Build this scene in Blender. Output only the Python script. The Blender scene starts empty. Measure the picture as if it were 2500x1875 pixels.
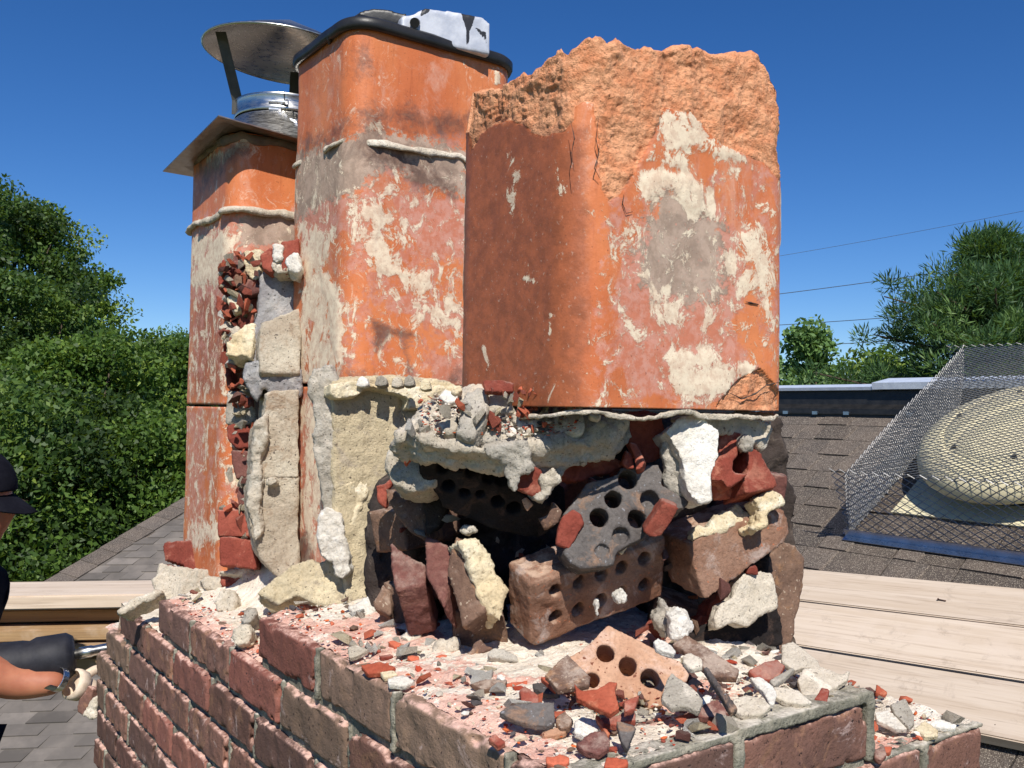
import bpy, bmesh, math, random
import numpy as np
from mathutils import Vector, Matrix
rnd = random.Random(7)
S = bpy.context.scene
COL = S.collection
rad = math.radians

# ------------------------------------------------------------------ camera
CAM = np.array([-.4607, -.5607, .2952]); FPX = 2233.56
YAW, PIT, ROL = .6187, .0291, .0164
FW = np.array([math.sin(YAW)*math.cos(PIT), math.cos(YAW)*math.cos(PIT), math.sin(PIT)])
_r0 = np.array([math.cos(YAW), -math.sin(YAW), 0.]); _u0 = np.cross(_r0, FW)
RT = math.cos(ROL)*_r0 + math.sin(ROL)*_u0; UP = -math.sin(ROL)*_r0 + math.cos(ROL)*_u0
cam = bpy.data.cameras.new('camera'); camo = bpy.data.objects.new('camera', cam); COL.objects.link(camo)
cam.sensor_width = 36; cam.lens = 36*FPX/2500; cam.clip_start = .02; cam.clip_end = 3000
camo.matrix_world = Matrix(((RT[0], UP[0], -FW[0], CAM[0]), (RT[1], UP[1], -FW[1], CAM[1]), (RT[2], UP[2], -FW[2], CAM[2]), (0, 0, 0, 1)))
S.camera = camo
# ------------------------------------------------------------------ sky and sun
SAZ, SEL = 211., 47.
W = bpy.data.worlds.new('World'); S.world = W; W.use_nodes = True
wn = W.node_tree.nodes; wl = W.node_tree.links
sky = wn.new('ShaderNodeTexSky'); sky.sky_type = 'NISHITA'; sky.sun_disc = False
sky.sun_elevation = rad(SEL); sky.sun_rotation = rad(SAZ); sky.air_density = 1.0; sky.dust_density = 0.; sky.ozone_density = 6.0; sky.altitude = 1500
hs = wn.new('ShaderNodeHueSaturation'); hs.inputs['Saturation'].default_value = 1.22; hs.inputs['Value'].default_value = 1.06; hs.inputs['Hue'].default_value = .508
wl.new(sky.outputs[0], hs.inputs['Color']); wl.new(hs.outputs[0], wn['Background'].inputs[0])
wn['Background'].inputs[1].default_value = .088
sun = bpy.data.lights.new('sun', 'SUN'); sun.energy = 4.6; sun.angle = rad(.5); sun.color = (1, .955, .88)
suno = bpy.data.objects.new('sun', sun); COL.objects.link(suno)
SD = Vector((math.sin(rad(SAZ))*math.cos(rad(SEL)), math.cos(rad(SAZ))*math.cos(rad(SEL)), math.sin(rad(SEL))))
suno.rotation_euler = SD.to_track_quat('Z', 'Y').to_euler(); suno.location = (-2, -3, 5)
vs = S.view_settings; vs.view_transform = 'Standard'; vs.look = 'None'; vs.exposure = .22; vs.gamma = 1; vs.use_curve_mapping = False
S.render.engine = 'CYCLES'

# ------------------------------------------------------------------ measuring helpers (points read off the photograph -> 3-D)
FR = dict(f=(0,0,1), d=(0,0,.8848), a=(400,0,2.4578), b=(1050,50,2.3284), c=(400,500,2.765), e=(400,1000,2.765), g=(900,900,3.6867),
          h=(1400,950,3.6867), i=(900,1250,3.6867), j=(1400,1300,3.6867), k=(0,1200,2.4578), l=(800,1350,2.765), m=(1600,1350,2.4578),
          n=(1800,500,3.16), o=(1800,850,3.0157), q=(0,350,3.016), r=(0,900,3.016), s=(1150,1100,3.3183), t=(0,1500,4.423),
          u=(450,600,4.1475), v=(1200,1500,4.0218), w=(2100,850,3.0175))
def FX(fr, x, y): a, b, c = FR[fr]; return a+x/c, b+y/c
def ray(x, y): return FW + RT*(x-1250)/FPX - UP*(y-937.5)/FPX
def at_depth(fr, x, y, d): return CAM + ray(*FX(fr, x, y))*d
def on_plane(fr, x, y, p0, n):
    r = ray(*FX(fr, x, y)); n = np.asarray(n, float); return CAM + r*(((np.asarray(p0)-CAM)@n)/(r@n))
def project(co):
    d = co-CAM; z = d@FW; return 1250+FPX*(d@RT)/z, 937.5-FPX*(d@UP)/z
def nrm(v): v = np.asarray(v, float); return v/np.linalg.norm(v)

# ------------------------------------------------------------------ numpy noise
def _hash(ix, iy, iz, seed):
    h = (ix*374761393 + iy*668265263 + iz*2147483647 + seed*974634777) & 0xFFFFFFFF
    h = ((h ^ (h >> 13))*1274126177) & 0xFFFFFFFF
    h = ((h ^ (h >> 16))*2246822519) & 0xFFFFFFFF
    return ((h ^ (h >> 15)) & 0xFFFF)/32767.5 - 1.0
def vnoise(p, seed=0):
    p = np.asarray(p, float); i = np.floor(p).astype(np.int64); f = p-i; f = f*f*f*(f*(f*6-15)+10)
    r = 0
    for dx in (0, 1):
        for dy in (0, 1):
            for dz in (0, 1):
                w = (f[:, 0] if dx else 1-f[:, 0])*(f[:, 1] if dy else 1-f[:, 1])*(f[:, 2] if dz else 1-f[:, 2])
                r = r + w*_hash(i[:, 0]+dx, i[:, 1]+dy, i[:, 2]+dz, seed)
    return r
def fbm(p, octv=4, seed=0, gain=.5):
    a, s, t = 1., 0., 0.
    p = np.asarray(p, float).copy()
    for o in range(octv):
        s = s + a*vnoise(p, seed+o*17); t += a; a *= gain; p = p*2.03+11.3
    return s/t
def ridged(p, octv=3, seed=0):
    a, s, t = 1., 0., 0.; p = np.asarray(p, float).copy()
    for o in range(octv):
        s = s + a*(1-2*np.abs(vnoise(p, seed+o*31))); t += a; a *= .5; p = p*2.1+5.7
    return s/t
def sstep(a, b, x): t = np.clip((x-a)/(b-a), 0, 1); return t*t*(3-2*t)
def poly_sd(px, py, poly):
    """signed distance to polygon (positive inside), vectorised"""
    poly = np.asarray(poly, float); n = len(poly); best = np.full(px.shape, 1e9); ins = np.zeros(px.shape, bool)
    for k in range(n):
        x1, y1 = poly[k]; x2, y2 = poly[(k+1) % n]
        dx, dy = x2-x1, y2-y1; L = dx*dx+dy*dy+1e-9
        t = np.clip(((px-x1)*dx+(py-y1)*dy)/L, 0, 1)
        best = np.minimum(best, np.hypot(px-x1-t*dx, py-y1-t*dy))
        c = (y1 > py) != (y2 > py)
        ins ^= c & (px < (x2-x1)*(py-y1)/(y2-y1+1e-12)+x1)
    return np.where(ins, best, -best)

# ------------------------------------------------------------------ object helpers
def tag(o, label=None, cat=None, group=None, kind=None):
    for k, v in (('label', label), ('category', cat), ('group', group), ('kind', kind)):
        if v: o[k] = v
    return o
def empty(name, loc, label, cat, group=None, rot=None):
    o = bpy.data.objects.new(name, None); COL.objects.link(o); o.location = loc; o.empty_display_size = .05
    if rot: o.rotation_euler = rot
    return tag(o, label, cat, group)
def add(name, me, mat, parent=None, loc=(0, 0, 0), center=False):
    """link a mesh (given in world space) as one object; vertices are made local to its origin"""
    if mat is not None and not me.materials: me.materials.append(mat)
    o = bpy.data.objects.new(name, me); COL.objects.link(o)
    if center:
        n = len(me.vertices); co = np.empty(n*3, np.float32); me.vertices.foreach_get('co', co); co = co.reshape(-1, 3)
        c = np.array([co[:, 0].mean(), co[:, 1].mean(), co[:, 2].min()]); me.vertices.foreach_set('co', (co-c).ravel()); me.update(); loc = tuple(c)
    o.location = loc
    if parent is not None:
        o.parent = parent; o.location = Vector(loc)-parent.location
    return o
def mesh_np(name, V, Fc, smooth=True):
    me = bpy.data.meshes.new(name); V = np.asarray(V, np.float32); Fc = np.asarray(Fc, np.int32)
    n, k = Fc.shape
    me.vertices.add(len(V)); me.vertices.foreach_set('co', V.ravel())
    me.loops.add(n*k); me.loops.foreach_set('vertex_index', Fc.ravel())
    me.polygons.add(n); me.polygons.foreach_set('loop_start', np.arange(0, n*k, k, dtype=np.int32))
    me.polygons.foreach_set('loop_total', np.full(n, k, np.int32))
    me.update(calc_edges=True)
    me.polygons.foreach_set('use_smooth', np.full(n, smooth)); return me
def from_bm(name, bm, smooth=False):
    me = bpy.data.meshes.new(name); bm.to_mesh(me); bm.free()
    if smooth: me.polygons.foreach_set('use_smooth', np.full(len(me.polygons), True))
    return me
def getco(me):
    co = np.empty(len(me.vertices)*3, np.float32); me.vertices.foreach_get('co', co); return co.reshape(-1, 3).astype(float)
def getno(me):
    co = np.empty(len(me.vertices)*3, np.float32); me.vertex_normals.foreach_get('vector', co); return co.reshape(-1, 3).astype(float)
def setco(me, co): me.vertices.foreach_set('co', np.asarray(co, np.float32).ravel()); me.update()
def setattr_f(me, name, val):
    a = me.attributes.new(name, 'FLOAT', 'POINT'); a.data.foreach_set('value', np.asarray(val, np.float32))
def setcol(me, name, rgb):
    a = me.attributes.new(name, 'FLOAT_COLOR', 'POINT'); c = np.ones((len(rgb), 4), np.float32); c[:, :3] = rgb; a.data.foreach_set('color', c.ravel())
def bm_box(bm, x0, x1, y0, y1, z0, z1, M=None):
    vs_ = [bm.verts.new((x, y, z)) for x in (x0, x1) for y in (y0, y1) for z in (z0, z1)]
    for f in ((0,1,3,2), (4,6,7,5), (0,4,5,1), (2,3,7,6), (0,2,6,4), (1,5,7,3)): bm.faces.new([vs_[i] for i in f])
    if M is not None:
        for v in vs_: v.co = M @ v.co
    return vs_
def bm_cyl(bm, c, axis, r0, r1, L, seg=24, caps=True):
    c = Vector(c); a = Vector(axis).normalized(); q = a.to_track_quat('Z', 'Y')
    A = [bm.verts.new(c+q @ Vector((r0*math.cos(2*math.pi*i/seg), r0*math.sin(2*math.pi*i/seg), 0))) for i in range(seg)]
    B = [bm.verts.new(c+q @ Vector((r1*math.cos(2*math.pi*i/seg), r1*math.sin(2*math.pi*i/seg), L))) for i in range(seg)]
    for i in range(seg): bm.faces.new((A[i], A[(i+1) % seg], B[(i+1) % seg], B[i]))
    if caps: bm.faces.new(A[::-1]); bm.faces.new(B)
def bm_tube(bm, pts, r, seg=6):
    pts = [Vector(p) for p in pts]; rings = []
    for i, p in enumerate(pts):
        d = (pts[min(i+1, len(pts)-1)]-pts[max(i-1, 0)]).normalized(); q = d.to_track_quat('Z', 'Y'); rr = r[i] if hasattr(r, '__len__') else r
        rings.append([bm.verts.new(p+q @ Vector((rr*math.cos(2*math.pi*k/seg), rr*math.sin(2*math.pi*k/seg), 0))) for k in range(seg)])
    for a, b in zip(rings, rings[1:]):
        for k in range(seg): bm.faces.new((a[k], a[(k+1) % seg], b[(k+1) % seg], b[k]))
    bm.faces.new(rings[0][::-1]); bm.faces.new(rings[-1])

def remesh(bm, voxel, cut=None, smooth=0):
    """solid bmesh (minus cutter) -> even quad mesh"""
    bmesh.ops.recalc_face_normals(bm, faces=bm.faces)
    me = bpy.data.meshes.new('tmp'); bm.to_mesh(me); bm.free(); o = bpy.data.objects.new('tmp', me); COL.objects.link(o); co_ = None
    if cut is not None:
        bmesh.ops.recalc_face_normals(cut, faces=cut.faces)
        cm = bpy.data.meshes.new('cut'); cut.to_mesh(cm); cut.free(); co_ = bpy.data.objects.new('cut', cm); COL.objects.link(co_)
        b = o.modifiers.new('b', 'BOOLEAN'); b.operation = 'DIFFERENCE'; b.object = co_; b.solver = 'EXACT'; b.use_self = True
    m = o.modifiers.new('r', 'REMESH'); m.mode = 'VOXEL'; m.voxel_size = voxel; m.use_smooth_shade = True
    if smooth:
        s = o.modifiers.new('s', 'SMOOTH'); s.iterations = smooth; s.factor = .5
    dg = bpy.context.evaluated_depsgraph_get(); r = bpy.data.meshes.new_from_object(o.evaluated_get(dg))
    if len(r.vertices) == 0 and co_ is not None:
        print('EMPTY', len(cm.vertices)); b.use_self = False; b.solver = 'FAST'; dg = bpy.context.evaluated_depsgraph_get(); r = bpy.data.meshes.new_from_object(o.evaluated_get(dg))
    for x in (o, co_):
        if x is not None: mm = x.data; bpy.data.objects.remove(x); bpy.data.meshes.remove(mm)
    r.materials.clear()
    return r
def roughen(me, amps, seed=0):
    """amps: list of (amplitude m, frequency 1/m, kind)"""
    for k, (a, fq, kind) in enumerate(amps):
        co = getco(me); no = getno(me); p = co*fq+seed*3.17
        n = fbm(p, 5, seed+k*5, .62) if kind == 'f' else (ridged(p, 3, seed+k*5) if kind == 'r' else -np.maximum(0, vnoise(p, seed+k)-.35)*1.6)
        setco(me, co+no*(a*n)[:, None])
    me.polygons.foreach_set('use_smooth', np.full(len(me.polygons), True)); me.update()
    return me

# ------------------------------------------------------------------ materials
def L(r, g, b):
    f = lambda c: ((c/255+.055)/1.055)**2.4 if c > 10 else c/255/12.92
    return (f(r), f(g), f(b), 1)
class NT:
    def __init__(s, name):
        s.m = bpy.data.materials.new(name); s.m.use_nodes = True; s.t = s.m.node_tree; s.n = s.t.nodes; s.l = s.t.links
        s.b = s.n['Principled BSDF']; s.co = s.n.new('ShaderNodeTexCoord'); s.oi = s.n.new('ShaderNodeObjectInfo')
        mp = s.n.new('ShaderNodeVectorMath'); mp.operation = 'ADD'; sc = s.n.new('ShaderNodeMath'); sc.operation = 'MULTIPLY'; sc.inputs[1].default_value = 37.
        s.l.new(s.oi.outputs['Random'], sc.inputs[0]); s.l.new(s.co.outputs['Object'], mp.inputs[0]); s.l.new(sc.outputs[0], mp.inputs[1]); s.v = mp.outputs[0]
    def noise(s, scale, det=4, rough=.6, dist=0, vec=None, stretch=None):
        n = s.n.new('ShaderNodeTexNoise'); n.inputs['Scale'].default_value = scale; n.inputs['Detail'].default_value = det
        n.inputs['Roughness'].default_value = rough; n.inputs['Distortion'].default_value = dist
        v = vec or s.v
        if stretch:
            k = s.n.new('ShaderNodeVectorMath'); k.operation = 'MULTIPLY'; k.inputs[1].default_value = stretch; s.l.new(v, k.inputs[0]); v = k.outputs[0]
        s.l.new(v, n.inputs['Vector']); return n.outputs[0]
    def voro(s, scale, feat='F1', out=0):
        n = s.n.new('ShaderNodeTexVoronoi'); n.feature = feat; n.inputs['Scale'].default_value = scale; s.l.new(s.v, n.inputs['Vector']); return n.outputs[out]
    def ramp(s, x, a, b, lo=0, hi=1):
        n = s.n.new('ShaderNodeMapRange'); n.interpolation_type = 'SMOOTHSTEP'
        for i, v in zip((1, 2, 3, 4), (a, b, lo, hi)): n.inputs[i].default_value = v
        s.l.new(x, n.inputs[0]); return n.outputs[0]
    def math(s, op, a, b=None):
        n = s.n.new('ShaderNodeMath'); n.operation = op
        for i, v in enumerate((a, b)):
            if v is None: continue
            if isinstance(v, (int, float)): n.inputs[i].default_value = v
            else: s.l.new(v, n.inputs[i])
        return n.outputs[0]
    def mix(s, f, a, b, mode='MIX'):
        n = s.n.new('ShaderNodeMix'); n.data_type = 'RGBA'; n.blend_type = mode
        for i, v in ((0, f), (6, a), (7, b)):
            if isinstance(v, (int, float)): n.inputs[i].default_value = v
            elif isinstance(v, tuple): n.inputs[i].default_value = v
            else: s.l.new(v, n.inputs[i])
        return n.outputs[2]
    def attr(s, name, out='Fac'):
        n = s.n.new('ShaderNodeAttribute'); n.attribute_name = name; return n.outputs[out]
    def bump(s, h, strength, dist=.002, prev=None):
        n = s.n.new('ShaderNodeBump'); n.inputs['Strength'].default_value = strength; n.inputs['Distance'].default_value = dist
        s.l.new(h, n.inputs['Height'])
        if prev is not None: s.l.new(prev, n.inputs['Normal'])
        return n.outputs[0]
    def up(s, a=.5, b=.9):
        g = s.n.new('ShaderNodeNewGeometry'); sp = s.n.new('ShaderNodeSeparateXYZ'); s.l.new(g.outputs['Normal'], sp.inputs[0]); return s.ramp(sp.outputs[2], a, b)
    def done(s, col, rough=.9, metal=0, normal=None, spec=.3):
        s.l.new(col, s.b.inputs['Base Color']) if not isinstance(col, tuple) else setattr(s.b.inputs['Base Color'], 'default_value', col)
        if isinstance(rough, (int, float)): s.b.inputs['Roughness'].default_value = rough
        else: s.l.new(rough, s.b.inputs['Roughness'])
        s.b.inputs['Metallic'].default_value = metal; s.b.inputs['Specular IOR Level'].default_value = spec
        if normal is not None: s.l.new(normal, s.b.inputs['Normal'])
        return s.m
def mineral(name, c1, c2, c3=None, fleck=None, dust=None, dustamt=.6, grain=260, bump=.5, coarse=40, vary=.25, pits=True, alt=None, salt=None):
    t = NT(name)
    col = t.mix(t.ramp(t.noise(11, 5), .38, .62), c1, c2)
    if c3: col = t.mix(t.ramp(t.noise(23, 6, .7, .6), .52, .64), col, c3)
    g = t.noise(grain, 3, .7)
    col = t.mix(t.ramp(t.noise(70, 6, .75), .35, .65, 0, .25), col, t.mix(1., col, (.62, .58, .55, 1), 'MULTIPLY'))
    col = t.mix(t.ramp(g, .4, .75, .0, .45), col, t.mix(1., col, (.45, .43, .42, 1), 'MULTIPLY'))
    if alt:
        for k_, (lo, c_a) in enumerate(alt):
            w_ = t.n.new('ShaderNodeTexWhiteNoise'); w_.noise_dimensions = '1D'; q_ = t.math('ADD', t.oi.outputs['Random'], k_*3.1); t.l.new(q_, w_.inputs['W']); col = t.mix(t.math('MULTIPLY', t.ramp(w_.outputs[0], lo, lo+.08), .75), col, c_a)
    if salt: col = t.mix(t.ramp(t.noise(19, 9, .8, .7), .57, .68, 0, .75), col, salt)
    if fleck: col = t.mix(t.ramp(t.noise(grain*.8, 2, .5), .66, .7), col, fleck)
    hv = t.n.new('ShaderNodeHueSaturation'); t.l.new(col, hv.inputs['Color']); t.l.new(t.ramp(t.oi.outputs['Random'], 0, 1, 1-vary, 1+vary), hv.inputs['Value']); col = hv.outputs[0]
    if dust: col = t.mix(t.math('MULTIPLY', t.up(.35, .95), t.ramp(t.noise(30, 6, .75), .42, .62, 0, dustamt)), col, dust)
    n1 = t.bump(t.noise(coarse, 7, .75), min(1, bump*1.2), .0045)
    n2 = t.bump(g, min(1, bump*1.1), .002, n1)
    if pits: n2 = t.bump(t.ramp(t.voro(150), .0, .35), .35, .0012, n2)
    return t.done(col, .93, 0, n2, .2)

DUST = L(214, 196, 178)
M = {}
M['brick'] = mineral('chimney brick', L(138, 100, 86), L(116, 86, 76), L(150, 112, 90), fleck=L(60, 45, 42), dust=L(232, 190, 172), dustamt=.95, vary=.2, bump=.5, alt=((.84, L(144, 88, 76)), (.70, L(130, 110, 92)), (.74, L(104, 80, 72))), salt=L(196, 172, 164))
M['brick_red'] = mineral('broken red brick', L(158, 84, 68), L(134, 66, 54), L(176, 112, 92), dust=DUST, dustamt=.25, vary=.15, bump=.5)
M['brick_brown'] = mineral('brown brick', L(136, 108, 90), L(108, 84, 72), L(160, 122, 92), fleck=L(170, 150, 130), dust=DUST, dustamt=.5, vary=.12, bump=.6)
M['brick_maroon'] = mineral('maroon brick', L(128, 84, 76), L(106, 70, 64), L(148, 106, 94), dust=DUST, dustamt=.35, vary=.1, bump=.6)
M['brick_tan'] = mineral('tan brick', L(196, 156, 128), L(180, 136, 108), L(204, 172, 152), fleck=L(120, 76, 58), vary=.06, bump=.35)
M['brick_rust'] = mineral('rust brown cored brick', L(156, 122, 102), L(132, 94, 74), L(176, 154, 142), fleck=L(176, 110, 80), dust=L(220, 190, 165), dustamt=.6, vary=.05, bump=.7)
M['brick_char'] = mineral('charred brick', L(116, 110, 106), L(82, 76, 74), L(150, 122, 102), fleck=L(140, 138, 140), vary=.05, bump=.6)
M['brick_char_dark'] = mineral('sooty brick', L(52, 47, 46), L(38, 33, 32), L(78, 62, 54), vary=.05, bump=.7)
M['soot_shade'] = mineral('soot_shade', L(62, 54, 50), L(80, 70, 64), L(104, 92, 82), vary=.2, bump=.7)  # dark of cinders, cracks and joints; also paints shade inside the pile
M['mortar'] = mineral('old mortar', L(218, 206, 186), L(198, 186, 166), L(232, 222, 204), fleck=L(120, 108, 96), dust=L(220, 208, 190), vary=.1, bump=.9, grain=330)
M['mortar_grey'] = mineral('grey mortar', L(194, 186, 172), L(172, 164, 150), L(212, 202, 186), fleck=L(96, 90, 84), vary=.1, bump=.9, grain=330)
M['mortar_cream'] = mineral('cream mortar', L(232, 218, 186), L(218, 198, 160), L(238, 228, 204), fleck=L(170, 150, 118), vary=.06, bump=.8)
M['mortar_tan'] = mineral('tan parging', L(222, 206, 172), L(202, 186, 154), L(184, 170, 148), fleck=L(110, 98, 84), vary=.04, bump=.8, grain=300)
M['white'] = mineral('white lime stone', L(236, 231, 220), L(222, 214, 200), L(242, 238, 230), fleck=L(190, 184, 176), vary=.05, bump=.8)
M['block'] = mineral('concrete block', L(206, 196, 176), L(182, 168, 148), L(166, 146, 124), fleck=L(92, 84, 76), dust=L(214, 204, 184), dustamt=.7, vary=.08, bump=1.0, grain=240)
M['block_grey'] = mineral('grey concrete block', L(176, 174, 172), L(156, 152, 152), L(194, 188, 182), fleck=L(88, 86, 86), vary=.06, bump=1.0, grain=240)
M['joint'] = mineral('grey mortar joint', L(150, 146, 130), L(126, 122, 108), L(176, 168, 150), fleck=L(90, 88, 80), dust=L(222, 212, 196), dustamt=.8, vary=.04, bump=.9)

def clay_mat():
    t = NT('fired clay flue')
    st = t.noise(9, 5, .65, 0, stretch=(1, 1, .25))
    col = t.mix(t.ramp(st, .35, .65), L(218, 132, 82), L(202, 112, 66))
    col = t.mix(t.ramp(t.noise(3.2, 4, .6), .45, .7, 0, .55), col, L(182, 96, 58))
    col = t.mix(t.ramp(t.noise(120, 3, .6, 0, stretch=(1, 1, .12)), .55, .75, 0, .25), col, L(120, 52, 30))
    n_b = t.noise(28, 7, .74, .3); n_f = t.noise(75, 6, .72, .2); n_v = t.noise(34, 8, .8, .6, stretch=(1, 1, .75))
    def mask(a, n, amp=1.2, w=.07):
        amp = amp*1.7      # painted region edge broken up by noise
        m = t.math('ADD', t.attr(a), t.math('MULTIPLY', t.math('SUBTRACT', n, .5), amp)); return t.ramp(m, .5-w, .5+w)
    fm_ = t.ramp(t.noise(15, 9, .78, .6, stretch=(1, 1, .6)), .5, .68, 0, .5); col = t.mix(fm_, col, L(214, 166, 144)); fs = t.ramp(t.noise(34, 9, .82, .8, stretch=(1, 1, .8)), .54, .62, 0, .75); col = t.mix(t.math('MULTIPLY', fs, t.ramp(t.noise(5, 3), .4, .6)), col, L(232, 206, 180))
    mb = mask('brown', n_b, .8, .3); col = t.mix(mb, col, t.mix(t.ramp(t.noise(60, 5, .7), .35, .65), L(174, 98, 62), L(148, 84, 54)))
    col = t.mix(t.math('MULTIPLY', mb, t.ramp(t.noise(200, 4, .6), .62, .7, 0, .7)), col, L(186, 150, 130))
    mp = mask('pink', n_b, 1.3, .12); col = t.mix(t.math('MULTIPLY', mp, .85), col, t.mix(t.ramp(n_f, .4, .6), L(206, 150, 132), L(196, 122, 96)))
    mg = mask('gray', n_f, 1.3, .12); col = t.mix(t.math('MULTIPLY', mg, .9), col, t.mix(t.ramp(n_b, .4, .6), L(184, 164, 146), L(150, 134, 118)))
    mw = mask('white', n_v, 2.0, .07); col = t.mix(t.math('MULTIPLY', mw, .92), col, t.mix(t.ramp(n_f, .4, .62), L(236, 220, 192), L(214, 190, 164)))
    ms = mask('soot_shade', n_b, 1.0, .3); col = t.mix(t.math('MULTIPLY', ms, .8), col, t.mix(t.ramp(n_f, .4, .6), L(84, 60, 54), L(112, 84, 70)))  # soot stains, plus the base plate's shadow painted on the back flue
    raw = t.attr('raw'); g = t.noise(230, 4, .7)
    rc = t.mix(t.ramp(t.noise(36, 5, .7), .4, .62), L(238, 172, 128), L(222, 146, 102)); rc = t.mix(t.ramp(g, .3, .55, .45, 0), rc, L(150, 92, 64))
    rc = t.mix(t.math('MULTIPLY', mb, .5), rc, L(158, 112, 86))
    col = t.mix(t.ramp(raw, .35, .6), col, rc)
    spk = t.ramp(t.noise(340, 2, .5), .68, .73, 0, .6); col = t.mix(spk, col, L(110, 60, 40))
    n1 = t.bump(t.noise(60, 4, .6), .12, .002); n1 = t.bump(mw, .5, .0012, n1); n1 = t.bump(mg, .4, .0008, n1)
    hh = t.math('MULTIPLY', g, t.math('ADD', t.math('MULTIPLY', raw, 1.), .12)); n1 = t.bump(hh, 1., .004, n1)
    ro = t.math('ADD', t.math('MULTIPLY', t.math('MAXIMUM', raw, t.math('MAXIMUM', mw, mg)), .4), .5)
    return t.done(col, ro, 0, n1, .35)
M['clay'] = clay_mat()
M['clay_inside'] = mineral('sooty flue inside', L(70, 52, 46), L(44, 36, 34), L(90, 62, 50), vary=.05, bump=.4)

def metal_mat(name, c, rough, aniso=None, bump=.0, spots=None):
    t = NT(name); n = t.noise(14, 4, .6); col = t.mix(t.ramp(n, .35, .65), c, tuple(x*.82 for x in c[:3])+(1,))
    if spots: col = t.mix(t.ramp(t.noise(8, 6, .7), .58, .66), col, spots)
    r = t.ramp(t.noise(60, 3, .6, 0, stretch=(1, 1, 6)), .3, .7, rough*.8, rough*1.3)
    return t.done(col, r, 1, t.bump(t.noise(22, 3, .5), .12, .002), .5)
M['steel'] = metal_mat('brushed stainless steel', (.62, .6, .56, 1), .3)
M['steel_plate'] = metal_mat('dull stainless plate', (.42, .38, .33, 1), .38)
M['galv'] = metal_mat('galvanized strip', (.5, .55, .66, 1), .3)
M['wire'] = metal_mat('galvanized expanded mesh', (.27, .265, .26, 1), .5)
def plain(name, c, c2, rough=.6, scale=20, bump=.2, spec=.4):
    t = NT(name); n = t.noise(scale, 5, .65); return t.done(t.mix(t.ramp(n, .35, .65), c, c2), rough, 0, t.bump(t.noise(scale*6, 4, .7), bump, .0015), spec)
M['blackmetal'] = plain('black painted metal', L(30, 30, 31), L(44, 43, 43), .42)
M['castalu'] = None
def cast_alu():
    t = NT('silver painted casting'); n = t.noise(30, 5, .6)
    col = t.mix(t.ramp(n, .35, .65), L(206, 208, 214), L(180, 184, 194))
    d = t.math('ADD', t.attr('drip'), t.math('MULTIPLY', t.math('SUBTRACT', t.noise(90, 5, .7), .5), .7)); col = t.mix(t.ramp(d, .45, .55), col, L(40, 40, 44))
    return t.done(col, .5, .15, t.bump(t.noise(160, 3, .6), .3, .001), .5)
M['castalu'] = cast_alu()

def wood_mat(name, c1, c2, c3, scale=1.0):
    t = NT(name)
    g = t.noise(26*scale, 6, .65, .8, stretch=(1, .045, 1)); g2 = t.noise(120*scale, 4, .6, 0, stretch=(1, .03, 1))
    col = t.mix(t.ramp(g, .36, .64), c1, c2); col = t.mix(t.ramp(g2, .5, .72, 0, .5), col, c3)
    col = t.mix(t.ramp(t.noise(5, 5, .6), .5, .7, 0, .5), col, L(214, 196, 178))
    col = t.mix(t.ramp(t.noise(9, 8, .8, .5), .55, .7, 0, .45), col, L(150, 132, 116)); v_ = t.n.new('ShaderNodeTexVoronoi'); v_.inputs['Scale'].default_value = 7.5; t.l.new(t.v, v_.inputs['Vector']); col = t.mix(t.ramp(v_.outputs[0], .012, .02, .8, 0), col, L(70, 56, 46))
    k = t.ramp(t.noise(3.2, 2, .5, 0, stretch=(3, 1.2, 1)), .73, .76); col = t.mix(t.math('MULTIPLY', k, .5), col, L(130, 96, 70))
    hv = t.n.new('ShaderNodeHueSaturation'); t.l.new(col, hv.inputs['Color']); t.l.new(t.ramp(t.oi.outputs['Random'], 0, 1, .92, 1.06), hv.inputs['Value'])
    return t.done(hv.outputs[0], .8, 0, t.bump(g2, .3, .001, t.bump(g, .3, .001)), .25)
M['plank'] = wood_mat('bleached scaffold plank', L(214, 196, 176), L(202, 182, 160), L(160, 138, 118))
M['plank_old'] = wood_mat('brown weathered plank', L(176, 144, 104), L(154, 124, 90), L(104, 84, 62))

def shingle_mat(name, k=1.):
    t = NT(name)
    col = t.mix(t.ramp(t.noise(5, 4, .6), .35, .65), L(118, 106, 96), L(98, 90, 84))
    gr = t.n.new('ShaderNodeTexVoronoi'); gr.inputs['Scale'].default_value = 420; t.l.new(t.v, gr.inputs['Vector'])
    hv = t.n.new('ShaderNodeHueSaturation'); t.l.new(col, hv.inputs['Color']); t.l.new(t.ramp(t.oi.outputs['Random'], 0, 1, .78*k, 1.18*k), hv.inputs['Value']); col = hv.outputs[0]
    sp = t.n.new('ShaderNodeSeparateColor'); t.l.new(gr.outputs['Color'], sp.inputs[0])
    col = t.mix(t.ramp(sp.outputs[0], .0, 1., .0, .75), col, L(66, 58, 52)); col = t.mix(t.ramp(sp.outputs[1], .86, .9), col, L(168, 156, 140))
    return t.done(col, .95, 0, t.bump(gr.outputs[0], .7, .0025), .2)
M['shingle'] = shingle_mat('asphalt shingle')
M['shingle_far'] = shingle_mat('asphalt shingle far', 1.05)

# ------------------------------------------------------------------ ground
def ground():
    n = 60; bm = bmesh.new(); bmesh.ops.create_grid(bm, x_segments=n, y_segments=n, size=900)
    me = from_bm('ground', bm, True); co = getco(me); co[:, 2] = -6.4+fbm(co/60, 3, 4)*.5; setco(me, co)
    t = NT('ground grass'); col = t.mix(t.ramp(t.noise(.2, 6), .4, .6), L(74, 92, 44), L(96, 96, 58))
    o = add('ground', me, t.done(col, .95, 0, t.bump(t.noise(6, 5), .6, .05))); o['kind'] = 'structure'
ground()

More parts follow.
